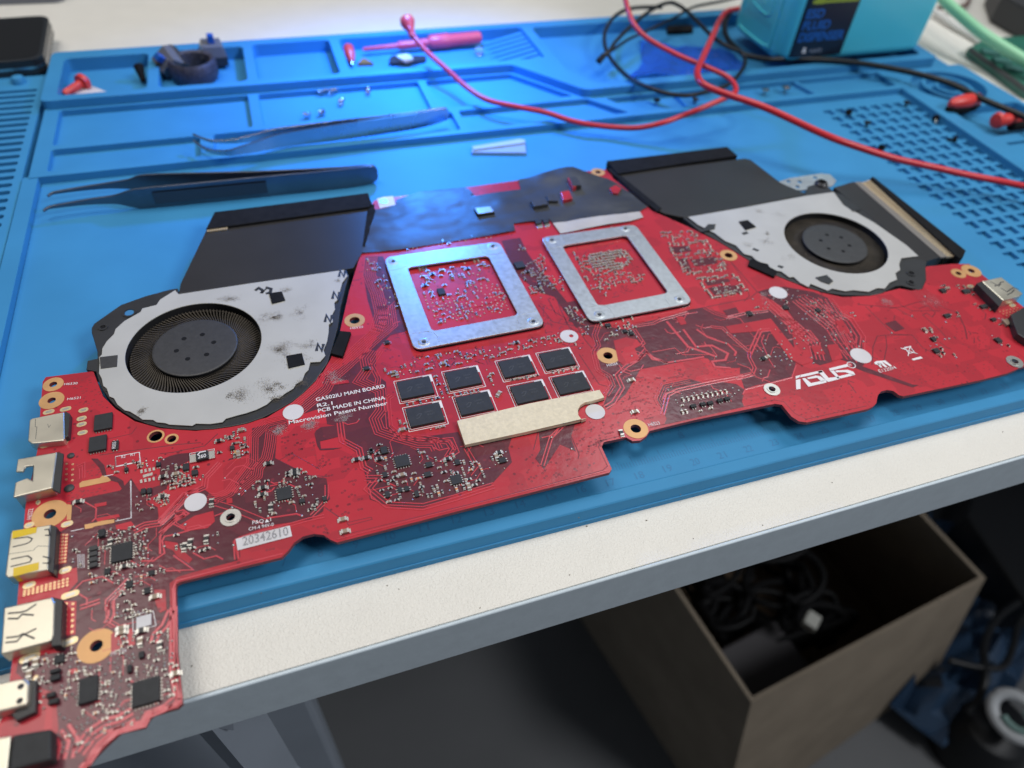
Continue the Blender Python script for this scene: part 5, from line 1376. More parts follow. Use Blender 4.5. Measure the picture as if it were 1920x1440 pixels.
wrinkled(tp, ZB + .03, .045, .16, 'black_tape_sheet', tape_m, board, lumps=[(*lc(1400, 95), .9, .28), (*lc(1240, 120), .6, .12), (*lc(230, 480), 1.0, .05), (*lc(960, 280), 1.0, .08), (*lc(420, 330), .8, .07), (*lc(1500, 230), .9, .06)])
def block(q, z0, z1, name, mt, r='H', lab=None):
    m = MB(); m.prism(world(r, q, z1), z0, z1); return m.obj(name, mt, board, bevel=.01, label=lab)
block([(790, 308), (890, 298), (912, 330), (810, 345)], ZB, ZB + .22, 'shielded_chip', zinc)
block([(786, 312), (895, 302), (918, 338), (806, 352)], ZB, ZB + .17, 'black_foam_block', foam_m)
block([(1148, 258), (1248, 250), (1262, 282), (1168, 298)], ZB, ZB + .24, 'black_foam_block', hub_m)
block([(1250, 225), (1300, 215), (1325, 262), (1262, 262)], ZB, ZB + .20, 'black_foam_block', hub_m)
block([(1340, 205), (1395, 195), (1418, 245), (1358, 258)], ZB, ZB + .23, 'exposed_red_window', pcb_red)
block([(1385, 115), (1405, 112), (1460, 160), (1420, 175)], ZB, ZB + .34, 'exposed_red_window', pcb_red)
block([(1395, 112), (1440, 105), (1475, 160), (1420, 165)], ZB, ZB + .37, 'black_foam_block', hub_m)
block([(1655, 180), (1695, 160), (1730, 180), (1710, 215), (1675, 210)], ZB, ZB + .14, 'exposed_red_window', pcb_red)
block([(1175, 385), (1215, 378), (1222, 402), (1185, 410)], ZB, ZB + .13, 'small_chip', chip_m); block([(1225, 380), (1262, 374), (1268, 396), (1235, 404)], ZB, ZB + .13, 'small_chip', chip_m)
block([(1185, 412), (1222, 406), (1228, 430), (1192, 438)], ZB, ZB + .05, 'tinned_pad', tin); block([(1236, 406), (1268, 400), (1275, 422), (1242, 430)], ZB, ZB + .05, 'tinned_pad', tin)
btp = world('H', [(1290, 408), (1600, 362), (1850, 332), (1872, 368), (1790, 395), (1560, 432), (1340, 474)], ZB + .05)
wrinkled(btp, ZB + .04, .05, .2, 'beige_tape_strip', beige_tape, board)
# ================================================================== ports
def port(top, zt, zb, name, label, body=None, bodyz=None):
    m = MB(); m.prism(world('P', top, zt), zb, zt)
    p = m.obj(name, shell, board, bevel=.035, seg=3, label=label)
    if body:
        m = MB(); m.prism(world('P', body, bodyz or zt - .02), zb, bodyz or zt - .02); m.obj('plastic_housing', fan_black, p, bevel=.02)
    return p
def cuts(p, r, lines, zt, w=.035):
    m = MB()
    for l in lines: m.ribbon([Vector(q) for q in world(r, l, zt)], w, zt + .0015, .001)
    m.obj('shell_slot', black_ink, p)
p = port([(55, 787), (60, 784), (120, 772), (121, 822), (118, 826), (60, 832), (52, 826)], ZB + .22, ZB - .12, 'round_edge_port', 'small silver port nearest the left fan', [(121, 770), (131, 775), (128, 817), (119, 822)])
cuts(p, 'Q4', [[(200, 915), (198, 960), (208, 962), (200, 1030)], [(268, 945), (275, 965), (285, 950)]], ZB + .22, .012)
zt = ZB + .38
p = port([(33, 860), (107, 847), (98, 915), (24, 933), (28, 905), (52, 896), (60, 900), (62, 873), (47, 875), (43, 884), (29, 885)], zt, ZB + .30, 'network_port', 'silver port with a notched top', [(107, 847), (119, 850), (112, 925), (98, 918)], zt - .02)
m = MB(); m.prism(world('P', [(26, 930), (97, 914), (106, 848), (104, 848), (96, 911), (27, 926)], zt - .01), ZB - .55, zt - .01); m.obj('side_plate', shell, p)
m = MB(); m.prism(world('P', [(62, 865), (104, 850), (96, 910), (62, 912)], ZB + .25), ZB - .55, ZB + .25); m.obj('socket_body', fan_black, p)
p = port([(19, 1000), (24, 995), (95, 983), (90, 1068), (14, 1083), (9, 1078)], ZB + .30, ZB - .10, 'video_port', 'silver port with two bands of yellow tape', [(95, 983), (106, 987), (100, 1075), (90, 1071)])
cuts(p, 'A', [[(125, 720), (250, 705), (290, 720), (275, 745), (240, 765), (115, 795)], [(100, 905), (250, 875), (285, 900), (270, 930), (95, 972)], [(400, 640), (440, 635), (450, 690), (405, 690)], [(385, 880), (450, 895), (440, 940), (385, 940)]], ZB + .30, .035)
cuts(p, 'A', [[(75, 860), (300, 825), (340, 785), (440, 790)]], ZB + .30, .012)
m = MB()
for q in ([(112, 652), (335, 615), (325, 668), (108, 722)], [(122, 985), (352, 932), (348, 1000), (118, 1058)]): m.sheet(world('A', q, ZB + .30), ZB + .306)
m.obj('yellow_tape', kapton, p)
m = MB(); m.prism(world('A', [(120, 1062), (340, 1003), (338, 1000), (120, 1056)], ZB + .306), ZB + .02, ZB + .306); m.obj('yellow_tape_fold', kapton, p)
def usb(top, body, r, keys, zt, lab, bz=None):
    p = port(top, zt, ZB - .12, 'usb_port', lab, body, bz)
    cuts(p, r, keys, zt, .045)
    return p
keys = [[(45, 570), (110, 565), (150, 555), (205, 517)], [(45, 600), (100, 600), (125, 575), (190, 580)], [(35, 708), (100, 700), (130, 685), (195, 712)], [(30, 735), (95, 728), (125, 695), (205, 655)]]
usb([(7, 1139), (98, 1119), (103, 1130), (101, 1188), (97, 1199), (90, 1204), (1, 1227)], [(98, 1119), (117, 1124), (114, 1210), (96, 1212)], 'Q7', keys, ZB + .32, 'silver port at the near left corner')
q = world('P', [(-40, 1288), (46, 1271), (55, 1281), (53, 1312), (46, 1323), (-40, 1345)], ZB + .30)
m = MB(); m.prism(q, ZB - .1, ZB + .30); p = m.obj('small_port', shell, board, bevel=.05, seg=3, label='rounded silver port cut by the left picture edge')
m = MB(); m.prism(world('P', [(52, 1274), (68, 1275), (66, 1335), (30, 1352), (20, 1340), (50, 1322)], ZB + .16), ZB, ZB + .16); m.obj('plastic_housing', fan_black, p, bevel=.02)
m = MB()
for c in ((39, 1287), (37, 1314)): m.prism(circle(U(*c, ZB + .30), .07, 14), ZB + .3005, ZB + .303)
m.obj('shell_slot', black_ink, p)
q = world('P', [(22, 1378), (96, 1366), (96, 1424), (15, 1446)], ZB + .38)
m = MB(); m.prism(q, ZB + .02, ZB + .38); p = m.obj('power_socket', chip_m, board, bevel=.05, label='square black power socket at the near corner')
m = MB(); m.prism(world('P', [(-30, 1388), (20, 1379), (13, 1446), (-40, 1460)], ZB + .36), ZB - .1, ZB + .36); m.obj('socket_shell', shell, p, bevel=.03)
p = usb([(1841, 527), (1877, 519), (1918, 550), (1912, 555), (1881, 563)], [(1831, 531), (1841, 527), (1881, 563), (1874, 575)], 'G', [[(1600, 345), (1680, 385), (1700, 350), (1730, 345)], [(1640, 388), (1660, 380), (1700, 370)], [(1700, 405), (1760, 440), (1820, 400), (1870, 415)], [(1760, 470), (1800, 450), (1830, 420)]], ZB + .35, 'silver port at the far right end of the board', ZB + .33)
m = MB(); m.prism(world('P', [(1895, 590), (1930, 570), (1960, 600), (1930, 640), (1908, 625)], ZB + .3), ZB, ZB + .3); m.obj('black_connector', fan_black, board, bevel=.03)
m = MB(); m.prism(world('G', [(1715, 705), (1760, 690), (1800, 735), (1765, 755)], ZB + .12), ZB, ZB + .12); m.obj('tan_capacitor', ceramic, board, bevel=.015)
# through-hole solder slots beside the ports
m = MB()
for r, x, y, l, a in (('Q4', 275, 878, .32, .1), ('Q4', 370, 862, .32, .1), ('Q4', 470, 868, .28, .1), ('Q4', 460, 915, .28, .1), ('Q4', 460, 948, .28, .1), ('Q4', 465, 995, .28, .1), ('Q4', 260, 1065, .34, .1), ('Q4', 350, 1050, .34, .1), ('A', 605, 590, .3, .1), ('A', 590, 1005, .3, .1), ('A', 635, 1225, .42, .1), ('A', 265, 1140, .3, .1), ('A', 345, 395, .12, .1), ('B', 620, 310, .42, .2), ('B', 270, 445, .45, .2), ('B', 325, 640, .12, 0), ('A', 265, 600, .25, .1),
                      ('G', 1410, 390, .3, 0), ('G', 1630, 580, .3, .1), ('G', 1810, 570, .3, .1), ('G', 1470, 440, .1, 0), ('G', 1500, 480, .1, 0), ('G', 1540, 500, .1, 0), ('G', 1820, 745, .25, 0)):
    c = R_(r, x, y); P = rrect(-l / 2, -.09, l / 2, .09, .088, 5); P = [rot2(p_, a, c) for p_ in P]; I_ = [rot2((p_[0] * .55, p_[1] * .45), a, c) for p_ in rrect(-l / 2, -.09, l / 2, .09, .088, 5)]
    m.prism(P, ZB + .002, ZB + .016, [I_]); m.cur = 1; m.prism(I_, ZB + .004, ZB + .02); m.cur = 0
m.obj('through_hole_joint', [principled('pale_gold_pad', (.80, .62, .36), .35, metal=.6), tin], board, kind='stuff')
for r, x, y, rad in (('A', 625, 268, .13), ('Q4', 400, 1125, .1)):
    c = R_(r, x, y); m = MB(); m.lathe(c, [(rad, ZB), (rad, ZB + .03), (rad * .6, ZB + .06)], 20); m.obj('plastic_peg', hub_m, board, smooth=True)
# ================================================================== tweezers
def UXY(p, z): return U(p[0], p[1], z)
def arm(st, z, th, name, mt, parent):
    """upright spring-steel blade: st = (px, py, height) along its middle line"""
    P = [Vector((*U(a, b, z), h)) for a, b, h in st]
    P = smooth_path(P, 5)
    pts = [(q.x, q.y) for q in P]
    L = offset_path(pts, th / 2); R = offset_path(pts, -th / 2)
    m = MB(); vs = []
    for (a, b, q) in zip(L, R, P):
        h = q.z / 2
        vs += [(a[0], a[1], z - h), (b[0], b[1], z - h), (b[0], b[1], z + h), (a[0], a[1], z + h)]
    fs = []
    n = len(P)
    for i in range(n - 1):
        for k in range(4):
            fs.append((4 * i + k, 4 * i + (k + 1) % 4, 4 * i + 4 + (k + 1) % 4, 4 * i + 4 + k))
    fs += [(3, 2, 1, 0), tuple(4 * (n - 1) + k for k in range(4))]
    m.add(vs, fs)
    return m.obj(name, mt, parent, smooth=True, bevel=.02)
c = U(400, 350, .5)
tw = thing('tweezers', 'fine pointed tweezers with dark grip panels lying on the open mat', 'tweezers', (*c, 0), 'bent tip tweezers')
arm([(82, 396, .08), (88, 391, .10), (97, 388, .13), (130, 383, .18), (167, 378, .26), (215, 374, .42), (245, 373, .8), (275, 371, .98), (400, 359, 1.0), (500, 349, 1.0), (640, 335, .96), (690, 328, .90), (703, 326, .72), (708, 325, .40)], .5, .09, 'tweezer_arm', steel_dark_reflect, tw)
arm([(90, 368, .08), (97, 363, .10), (110, 360, .13), (150, 354, .18), (200, 348, .28), (245, 345, .5), (280, 344, .9), (400, 342, 1.0), (500, 339, 1.0), (640, 331, .96), (690, 325, .90), (702, 323.5, .72), (707, 323, .40)], .5, .09, 'tweezer_arm', steel_dark_reflect, tw)
m = MB(); g = [Vector((*U(a, b, .5), 0)) for a, b in ((288, 371), (400, 360.5), (500, 350.5))]
gp = offset_path([(q.x, q.y) for q in g], -.055)
vs = []
for x, y in gp: vs += [(x, y, .22), (x, y, .78)]
m.add(vs, [(0, 2, 3, 1), (2, 4, 5, 3)]); m.obj('grip_panel', grip_dark, tw)
c = U(600, 255, .8)
tw = thing('tweezers', 'shiny steel tweezers with hooked tips resting across the front tray ribs', 'tweezers', (*c, .36), 'bent tip tweezers')
arm([(363, 264, .08), (375, 274, .10), (393, 283, .16), (415, 286, .22), (433, 286, .28), (455, 281, .38), (483, 274, .5), (533, 262, .66), (640, 247, .80), (773, 228, .80), (830, 216, .66), (838, 214, .45), (841, 213.5, .25)], .80, .09, 'tweezer_arm', steel, tw)
arm([(362, 252, .08), (380, 260, .10), (400, 265, .13), (433, 265, .18), (455, 262, .26), (483, 257, .36), (520, 251, .55), (640, 240, .80), (775, 224, .80), (830, 213.5, .66), (838, 212, .45), (841, 211.5, .25)], .80, .09, 'tweezer_arm', steel, tw)
# ================================================================== cables
def cable(st, r, name, mt, label, cat, parent=None, sub=6, group=None):
    P = smooth_path([Vector((*U(a, b, z), z)) for a, b, z in st], sub)
    m = MB(); m.tube(P, r, 10)
    return m.obj(name, mt, parent, smooth=True, label=label, cat=cat, group=group)
c = U(900, 190, .8)
redc = thing('red_cable', 'red cable with a bulb end that sweeps over the tray past the blue glow', 'cable', (*c, .8))
cable([(762, 43, 2.6), (768, 55, 2.4), (780, 74, 2.0), (807, 103, 1.6), (840, 132, 1.3), (873, 162, 1.1), (913, 187, .95), (967, 200, .9), (1023, 211, .8), (1073, 227, .7), (1123, 236, .6), (1190, 240, .75), (1240, 231, 1.1), (1280, 217, 1.3), (1313, 204, 1.6), (1363, 182, 1.9), (1380, 169, 2.0), (1366, 146, 2.2), (1323, 125, 2.4), (1272, 104, 2.6), (1218, 75, 3.0), (1191, 49, 3.4), (1179, 23, 3.8), (1171, -8, 4.4), (1168, -40, 5)], .14, 'cable_sheath', red_rubber, None, None, redc)
a = Vector((*U(762, 36, 2.7), 2.7)); b = Vector((*U(770, 58, 2.3), 2.3))
m = MB(); d_ = (b - a); m.tube([a - d_ * .15, a - d_ * .05, a + d_ * .25, a + d_ * .5, a + d_ * .9, b + d_ * .5], [.18, .36, .42, .36, .22, .17], 20); m.obj('bulb_end', red_plastic, redc, smooth=True)
cable([(1400, 12, 1.2), (1384, 17, 1.2), (1363, 22, 1.3), (1350, 38, 1.5), (1331, 79, 2.4), (1314, 117, 3.0), (1307, 136, 3.1), (1314, 154, 3.1), (1336, 167, 3.0), (1372, 180, 2.9), (1440, 204, 2.8), (1547, 253, 2.3), (1613, 277, 1.9), (1680, 298, 1.5), (1747, 313, 1.2), (1813, 328, 1.0), (1880, 341, .9), (1960, 358, .9)], .17, 'red_cable', red_rubber, 'bright red cable running from behind the bottle to the right over the pocket grid', 'cable')
cable([(1121, 114, .95), (1130, 104, 1.0), (1142, 96, 1.1), (1156, 76, 1.3), (1190, 43, 1.6), (1226, 16, 1.9), (1254, 5, 2.0), (1272, 10, 2.0), (1290, 23, 2.0), (1314, 47, 1.9), (1341, 73, 1.8), (1370, 90, 1.7), (1388, 97, 1.5), (1397, 110, 1.3), (1395, 124, 1.2), (1381, 145, 1.1), (1363, 160, 1.0), (1327, 172, .95), (1290, 179, .95), (1254, 176, .95), (1218, 165, 1.0), (1182, 147, 1.0), (1155, 123, 1.0), (1138, 97, 1.0), (1133, 73, 1.1), (1138, 51, 1.2), (1155, 29, 1.3), (1182, 16, 1.4), (1225, 13, 1.4), (1240, 14, 1.3)],
      .12, 'black_cable', black_rubber, 'thin black cable coiled in loops over the back tray', 'cable')
cable([(1390, -6, 1.4), (1350, 3, 1.4), (1309, 11, 1.3), (1288, 19, 1.3), (1269, 31, 1.3), (1236, 47, 1.3), (1211, 59, 1.2), (1178, 74, 1.1), (1150, 93, 1.1), (1135, 105, 1.0), (1124, 118, .95)], .09, 'black_cable', black_rubber, 'short black lead with a loose end crossing the coiled loops', 'cable')
cable([(1372, 20, .9), (1360, 40, .95), (1359, 60, .95), (1368, 78, .95), (1384, 93, 1.0), (1400, 104, 1.0), (1440, 111, 1.0), (1480, 110, 1.0), (1547, 112, 1.0), (1600, 117, 1.0), (1647, 124, 1.0), (1713, 137, 1.0), (1780, 156, 1.0), (1847, 188, 1.0), (1920, 219, 1.0), (1990, 255, 1.0)], .17, 'black_cable', black_rubber, 'thick black cable running in front of the bottle to the right edge', 'cable')
# ================================================================== bottle
bx0, bx1, by0, by1, bz0 = 38.9, 49.75, 25.2, 31.2, .82
cyan_a = principled('cyan_plastic', (.10, .66, .80), .28, spec=.5, trans=.0)
cyan_a.node_tree.nodes['Principled BSDF'].inputs['Subsurface Weight'].default_value = .25
cyan_a.node_tree.nodes['Principled BSDF'].inputs['Subsurface Radius'].default_value = (.004, .01, .012)
bot = thing('dispenser_bottle', 'cyan plastic fluid bottle with a black label standing on the back tray', 'bottle', ((bx0 + bx1) / 2, (by0 + by1) / 2, bz0))
m = MB()
prof = [(0, .35), (.12, .1), (.35, 0)]
loops = []
for z, ins in ((bz0, .45), (bz0 + .08, .2), (bz0 + .25, .06), (bz0 + .55, 0), (bz0 + 11, 0), (bz0 + 12.2, .5), (bz0 + 12.6, 1.4)):
    loops.append([(x, y, z) for x, y in rrect(bx0 + ins, by0 + ins, bx1 - ins, by1 - ins, 1.0 - ins * .4 if ins < 1 else .6, 8)])
n = len(loops[0]); vs = [p for l in loops for p in l]
fs = [(i * n + k, i * n + (k + 1) % n, (i + 1) * n + (k + 1) % n, (i + 1) * n + k) for i in range(len(loops) - 1) for k in range(n)]
fs += [tuple(range(n - 1, -1, -1)), tuple((len(loops) - 1) * n + k for k in range(n))]
m.add(vs, fs); m.obj('bottle_body', cyan_a, bot, smooth=True)
m = MB(); m.lathe(((bx0 + bx1) / 2, (by0 + by1) / 2), [(1.6, bz0 + 12.4), (1.6, bz0 + 14), (.5, bz0 + 14.4)], 32); m.obj('cap', black_rubber, bot, smooth=True)
# label wraps the front left corner
lab = [(bx0 + .62 - .0, by0 + .085), (bx0 + .8, by0 - .006 + .02), (bx0 + 1.0, by0 - .012), (43.25, by0 - .012)]
m = MB(); vs = []
for x, y in lab: vs += [(x, y - .01, bz0 + .35), (x + .0, y - .01, bz0 + 9)]
m.add(vs, [(2 * i, 2 * i + 2, 2 * i + 3, 2 * i + 1) for i in range(3)])
lb = m.obj('label', principled('black_label', (.008, .014, .03), .3), bot)
blue_ink = principled('blue_label_ink', (.01, .12, .45), .4)
yf = by0 - .026
def ltext(s, x0, x1, z, h, mt): text(s, (x0, yf, z), (x1, yf, z), h, 0, mt, lb, 'label_lettering', vert=(0, 0, 1), bold=.03)
ltext('ESD', 39.75, 41.0, 3.45, .48, blue_ink); ltext('FLUID', 39.75, 41.7, 2.8, .48, blue_ink); ltext('DISPENSER', 39.75, 43.0, 2.12, .50, blue_ink)
m = MB(); m.add([(39.9, yf, 4.25), (43.1, yf, 4.25), (43.1, yf, 4.42), (39.9, yf, 4.42)], [(0, 1, 2, 3)])
m.add([(40.1, yf - .002, 4.22), (40.7, yf - .002, 4.22), (40.7, yf - .002, 4.6), (40.1, yf - .002, 4.6)], [(0, 1, 2, 3)]); m.obj('yellow_band', principled('yellow_green_ink', (.35, .42, .03), .4), lb)
m = MB(); m.add([(40.35, yf, 1.42), (40.62, yf, 1.42), (40.62, yf, 1.52), (40.52, yf, 1.52), (40.52, yf, 1.75), (40.35, yf, 1.75)], [(0, 1, 2, 3), (0, 3, 4, 5)])
m.obj('small_mark', white_ink, lb); text('vatt', (40.85, yf, 1.42), (41.75, yf, 1.42), .27, 0, principled('grey_label_ink', (.35, .38, .45), .5), lb, 'label_lettering', vert=(0, 0, 1))
# embossed shield on the narrow side
xs_ = bx0 - .0
def side_ridge(pts, w, closed=False):
    m = MB(); P = [Vector((xs_ - .01, y, z)) for y, z in pts]
    P = smooth_path(P + ([P[0]] if closed else []), 4); m.tube(P, w, 8); return m
m = side_ridge([(30.2, 9), (30.2, 1.9), (29.9, 1.35), (29.4, 1.25), (27.2, 1.25), (26.7, 1.4), (26.5, 1.9), (26.5, 9)], .10); m.obj('raised_panel_rim', cyan_a, bot, smooth=True)
m = side_ridge([(29.5, 3.0), (27.3, 3.0), (28.4, 5.6)], .07, True); m.obj('raised_triangle', cyan_a, bot, smooth=True)
m = side_ridge([(28.7, 4.3), (28.2, 3.9), (28.6, 3.7), (28.1, 3.3)], .05); m.obj('raised_bolt', cyan_a, bot, smooth=True)
text('Antistatic', (xs_ - .02, 29.9, 2.25), (xs_ - .02, 26.9, 2.25), .42, 0, principled('pale_cyan_relief', (.10, .52, .70), .35), bot, 'raised_lettering', vert=(0, 0, 1))
# ================================================================== phone
zt = 1.05
q = round_poly(world('P', [(-60, 52), (74, 40), (90, 62), (104, 118), (-60, 145)], zt), .35, 5)
q = round_poly([(-9.5, 32.3), (-2.0, 32.75), (-2.25, 38.9), (-9.7, 38.6)], .8, 6)
m = MB(); m.prism(q, .25, zt); ph = m.obj('phone', [principled('black_phone_case', (.02, .022, .025), .3)], None, bevel=.2, seg=4, label='black phone in a case lying behind the slotted strip', cat='phone')
cx_, cy_ = sum(p[0] for p in q) / len(q), sum(p[1] for p in q) / len(q)
m = MB(); m.prism([(cx_ + (x - cx_) * .94, cy_ + (y - cy_) * .92) for x, y in q], zt + .002, zt + .012); m.obj('screen', principled('dark_screen', (.012, .012, .013), .35, spec=.3), ph)
m = MB(); m.prism([(cx_ + (x - cx_) * 1.004, cy_ + (y - cy_) * 1.005) for x, y in q], .55, .68); m.obj('metal_band', steel, ph)
# ================================================================== things in the parts tray
def axis_tube(pts, rs, name, mt, parent=None, seg=20, **kw):
    m = MB(); m.tube(pts, rs, seg); return m.obj(name, mt, parent, smooth=True, **kw)
def at(px_, py_, z): return Vector((*U(px_, py_, z), z))
a, b = at(120, 177, .30), at(158, 152, .45); d_ = (b - a)
t_ = thing('plastic_rivet', 'orange red plastic rivet lying in the left tray box', 'rivet', (*a[:2], .1))
axis_tube([a, a + d_ * .1, a + d_ * .8], [.13, .2, .2], 'shaft', red_plastic, t_); axis_tube([a + d_ * .8, a + d_ * .84, a + d_ * 1.0, a + d_ * 1.08], [.22, .42, .42, .3], 'head', red_plastic, t_)
m = MB(); q = world('P', [(136, 178), (166, 160), (200, 173), (190, 178)], .12); m.prism(q, .102, .16); m.obj('paper_slip', white_sticker, label='white paper slip beside the orange rivet', cat='paper')
a, b = at(259, 121, .9), at(269, 153, .25)
axis_tube([a, a + (b - a) * .1, a + (b - a) * .35, b], [.2, .27, .22, .12], 'rubber_cap', foam_m, label='black tapered rubber cap in the corner of the left tray box', cat='cap')
def keyswitch(c, tilt, lab_, s=1.0):
    t_ = thing('key_switch', lab_, 'key switch', (c[0], c[1], c[2]), 'keyboard switches in the second tray box')
    def mk(name, mt, w, z0, z1, w2=None):
        w2 = w2 or w; M = Matrix.Rotation(tilt[2], 4, 'Z') @ Matrix.Rotation(tilt[0], 4, 'X') @ Matrix.Rotation(tilt[1], 4, 'Y')
        vs = [(-w, -w, z0), (w, -w, z0), (w, w, z0), (-w, w, z0), (-w2, -w2, z1), (w2, -w2, z1), (w2, w2, z1), (-w2, w2, z1)]
        m = MB(); m.add([(M @ Vector(v) + Vector(c))[:] for v in vs], [(3, 2, 1, 0), (4, 5, 6, 7), (0, 1, 5, 4), (1, 2, 6, 5), (2, 3, 7, 6), (3, 0, 4, 7)]); m.obj(name, mt, t_, bevel=.03)
    mk('switch_base', fan_black, .68 * s, 0, .5 * s); mk('clear_housing', principled('grey_clear_plastic', (.17, .175, .20), .25, trans=.15), .66 * s, .5 * s, 1.05 * s, .5 * s); mk('blue_stem', principled('blue_stem_plastic', (.01, .10, .42), .3), .17 * s, 1.05 * s, 1.5 * s)
keyswitch(at(402, 114, .35), (.1, .05, .1), 'upright key switch with a blue stem near the right box wall')
keyswitch(at(329, 122, .5), (.5, -.8, .5), 'tipped key switch whose blue stem points left')
keyswitch(at(318, 140, .3), (-1.2, .4, .2), 'dark key switch lying under the tipped one', .9)
c = at(368, 150, .1)
m = MB(); m.lathe((c.x, c.y + .25), [(1.15, .12), (1.26, .4), (1.24, 1.0), (1.12, 1.18), (.96, 1.1), (.90, .6), (.92, .13)], 40, cap=False)
m.obj('braid_ring', add_noise(principled('dark_woven_braid', (.07, .065, .085), .5, metal=.3), 900, .5, bump=.8, bump_scale=1800, dist=.0004), smooth=True, label='dark woven braid ring beside the key switches', cat='braid ring')
# soldering probe and small items in the fourth box
a, b = at(680, 93, .45), at(901, 70, .65); d_ = b - a
t_ = thing('pen_probe', 'long pink red pen probe lying along the fourth tray box', 'probe', (*((a + b) / 2)[:2], .1))
axis_tube([a, a + d_ * .02, a + d_ * .3], [.06, .12, .15], 'probe_tip', pink_plastic, t_); axis_tube([a + d_ * .29, a + d_ * .31, a + d_ * .56], [.2, .24, .24], 'probe_sleeve', pink_plastic, t_)
axis_tube([a + d_ * .55, a + d_ * .57, a + d_ * .72, a + d_ * .73, a + d_ * .98, a + d_], [.33, .42, .42, .37, .35, .28], 'probe_handle', pink_plastic, t_)
a, b = at(652, 86, .9), at(661, 122, .3); d_ = b - a
t_ = thing('red_tip_cap', 'short red cap standing in the left corner of the fourth tray box', 'cap', (*b[:2], .1))
axis_tube([a, a + d_ * .1, a + d_ * .5, a + d_ * .85], [.2, .3, .3, .14], 'cap_body', red_plastic, t_); axis_tube([a + d_ * .84, b], [.09, .05], 'cap_pin', steel, t_)
m = MB(); m.prism(world('P', [(671, 123), (682, 112), (700, 122)], .15), .102, .28); m.obj('brown_chip', principled('brown_flake', (.25, .12, .03), .5), label='small brown flake beside the red cap', cat='flake')
m = MB(); m.prism(round_poly(world('P', [(729, 112), (735, 104), (748, 103), (765, 104), (800, 104), (798, 112), (765, 118), (730, 118)], .3), .15), .12, .30); m.obj('dark_clip', chip_m, bevel=.03, label='flat dark clip lying below the pink probe', cat='clip')
m = MB(); m.prism(round_poly(world('P', [(742, 106), (765, 103), (776, 112), (760, 118)], .34), .15), .302, .42); m.obj('cotton_scrap', white_sticker, bevel=.05, label='pale scrap resting on the dark clip', cat='scrap')
c = at(898, 97, .3); m = MB(); m.lathe((c.x, c.y), [(.1, .12), (.25, .2), (.3, .35), (.24, .5), (.1, .58)], 20); m.obj('glass_bead', principled('clear_glass', (.9, .95, 1), .05, trans=.9), smooth=True, label='small clear bead at the right end of the pink probe', cat='bead')
def spring(px_, py_, ang_, lab_, L=.7, z=.28):
    c = at(px_, py_, z); P = []
    for k in range(61):
        t = k / 60; a = t * 2 * PI * 5; x = (t - .5) * L * .75; y = .12 * math.cos(a); zz = .12 * math.sin(a)
        X, Y = rot2((x, y), ang_); P.append((c.x + X, c.y + Y, z + zz))
    m = MB(); m.tube(P, .025, 6); m.obj('small_spring', steel, smooth=True, label=lab_, cat='spring', group='loose springs in the front tray')
spring(605, 172, .2, 'wire spring left of the pair under the third tray box'); spring(624, 171, .6, 'wire spring right of the pair under the third tray box'); spring(690, 170, 1.4, 'wire spring below the red tip cap'); spring(640, 190, 1.2, 'dull wire spring standing alone between the others and the steel tweezers')
spring(576, 215, .1, 'short silver spring nearest the steel tweezers', .5); spring(603, 210, .3, 'short silver spring just right of the nearest one', .45)
def screw(px_, py_, z, lab_, up=True, mt=None, ang_=0.0, s=1.0):
    s *= .78
    c = at(px_, py_, z); t_ = thing('small_screw', lab_, 'screw', tuple(c), 'loose screws on the mat')
    if up:
        m = MB(); m.lathe((c.x, c.y), [(.09 * s, z), (.09 * s, z + .30 * s)], 12); m.obj('shank', steel if mt is None else mt, t_, smooth=True)
        m = MB(); m.lathe((c.x, c.y), [(.24 * s, z + .30 * s), (.24 * s, z + .38 * s), (.12 * s, z + .42 * s)], 16); m.obj('screw_head', foam_m if mt is None else mt, t_, smooth=True)
    else:
        d_ = Vector((math.cos(ang_), math.sin(ang_), -.25)).normalized(); a = c + Vector((0, 0, .16))
        axis_tube([a, a + d_ * .45 * s], [.08, .07], 'shank', mt or steel, t_, 12); axis_tube([a - d_ * .12, a], [.22 * s, .22 * s], 'screw_head', mt or foam_m, t_, 16)
screw(1230, 196, .08, 'black screw in the right tray left of the coiled cable foot'); screw(1302, 194, .08, 'black screw standing under the lowest loop of the black cable', True, fan_black)
screw(1432, 178, .08, 'thin silver screw left of the standing pair', True, steel, 0, 1.2); screw(1470, 175, .08, 'silver screw right of the standing pair near the divider', True, steel, 0, 1.35)
screw(1589, 215, 0, 'black screw at the back left corner of the pocket grid', False, None, 1.2); screw(1697, 200, 0, 'round black screw head farthest back on the pocket grid', True, foam_m); screw(1623, 238, 0, 'black screw head just left of the red cable on the pocket grid', True, foam_m)
screw(1752, 228, 0, 'silver shanked screw leaning beside the side rib', False, None, -2.2, 1.2); screw(1786, 266, 0, 'pointed black screw among the middle pockets', False, foam_m, 2.6); screw(1651, 282, 0, 'small screw half hidden behind the red cable', False, foam_m, .3)
# white comb wedge on the open mat
m = MB(); q = world('P', [(884, 290), (886, 278), (975, 264), (984, 266), (986, 291)], .02)
t_ = thing('nylon_wedge', 'thin white nylon wedge lying on the open mat behind the tape', 'wedge', (q[0][0], q[0][1], 0))
m.prism(q, .004, .16); m.obj('wedge_body', principled('milky_nylon', (.30, .40, .56), .35), t_, bevel=.02)
m = MB(); m.prism(world('P', [(886, 279), (975, 264), (984, 266), (984, 270), (888, 283)], .17), .162, .26); m.obj('wedge_ridge', principled('milky_nylon_ridge', (.42, .52, .66), .35), t_, bevel=.02)
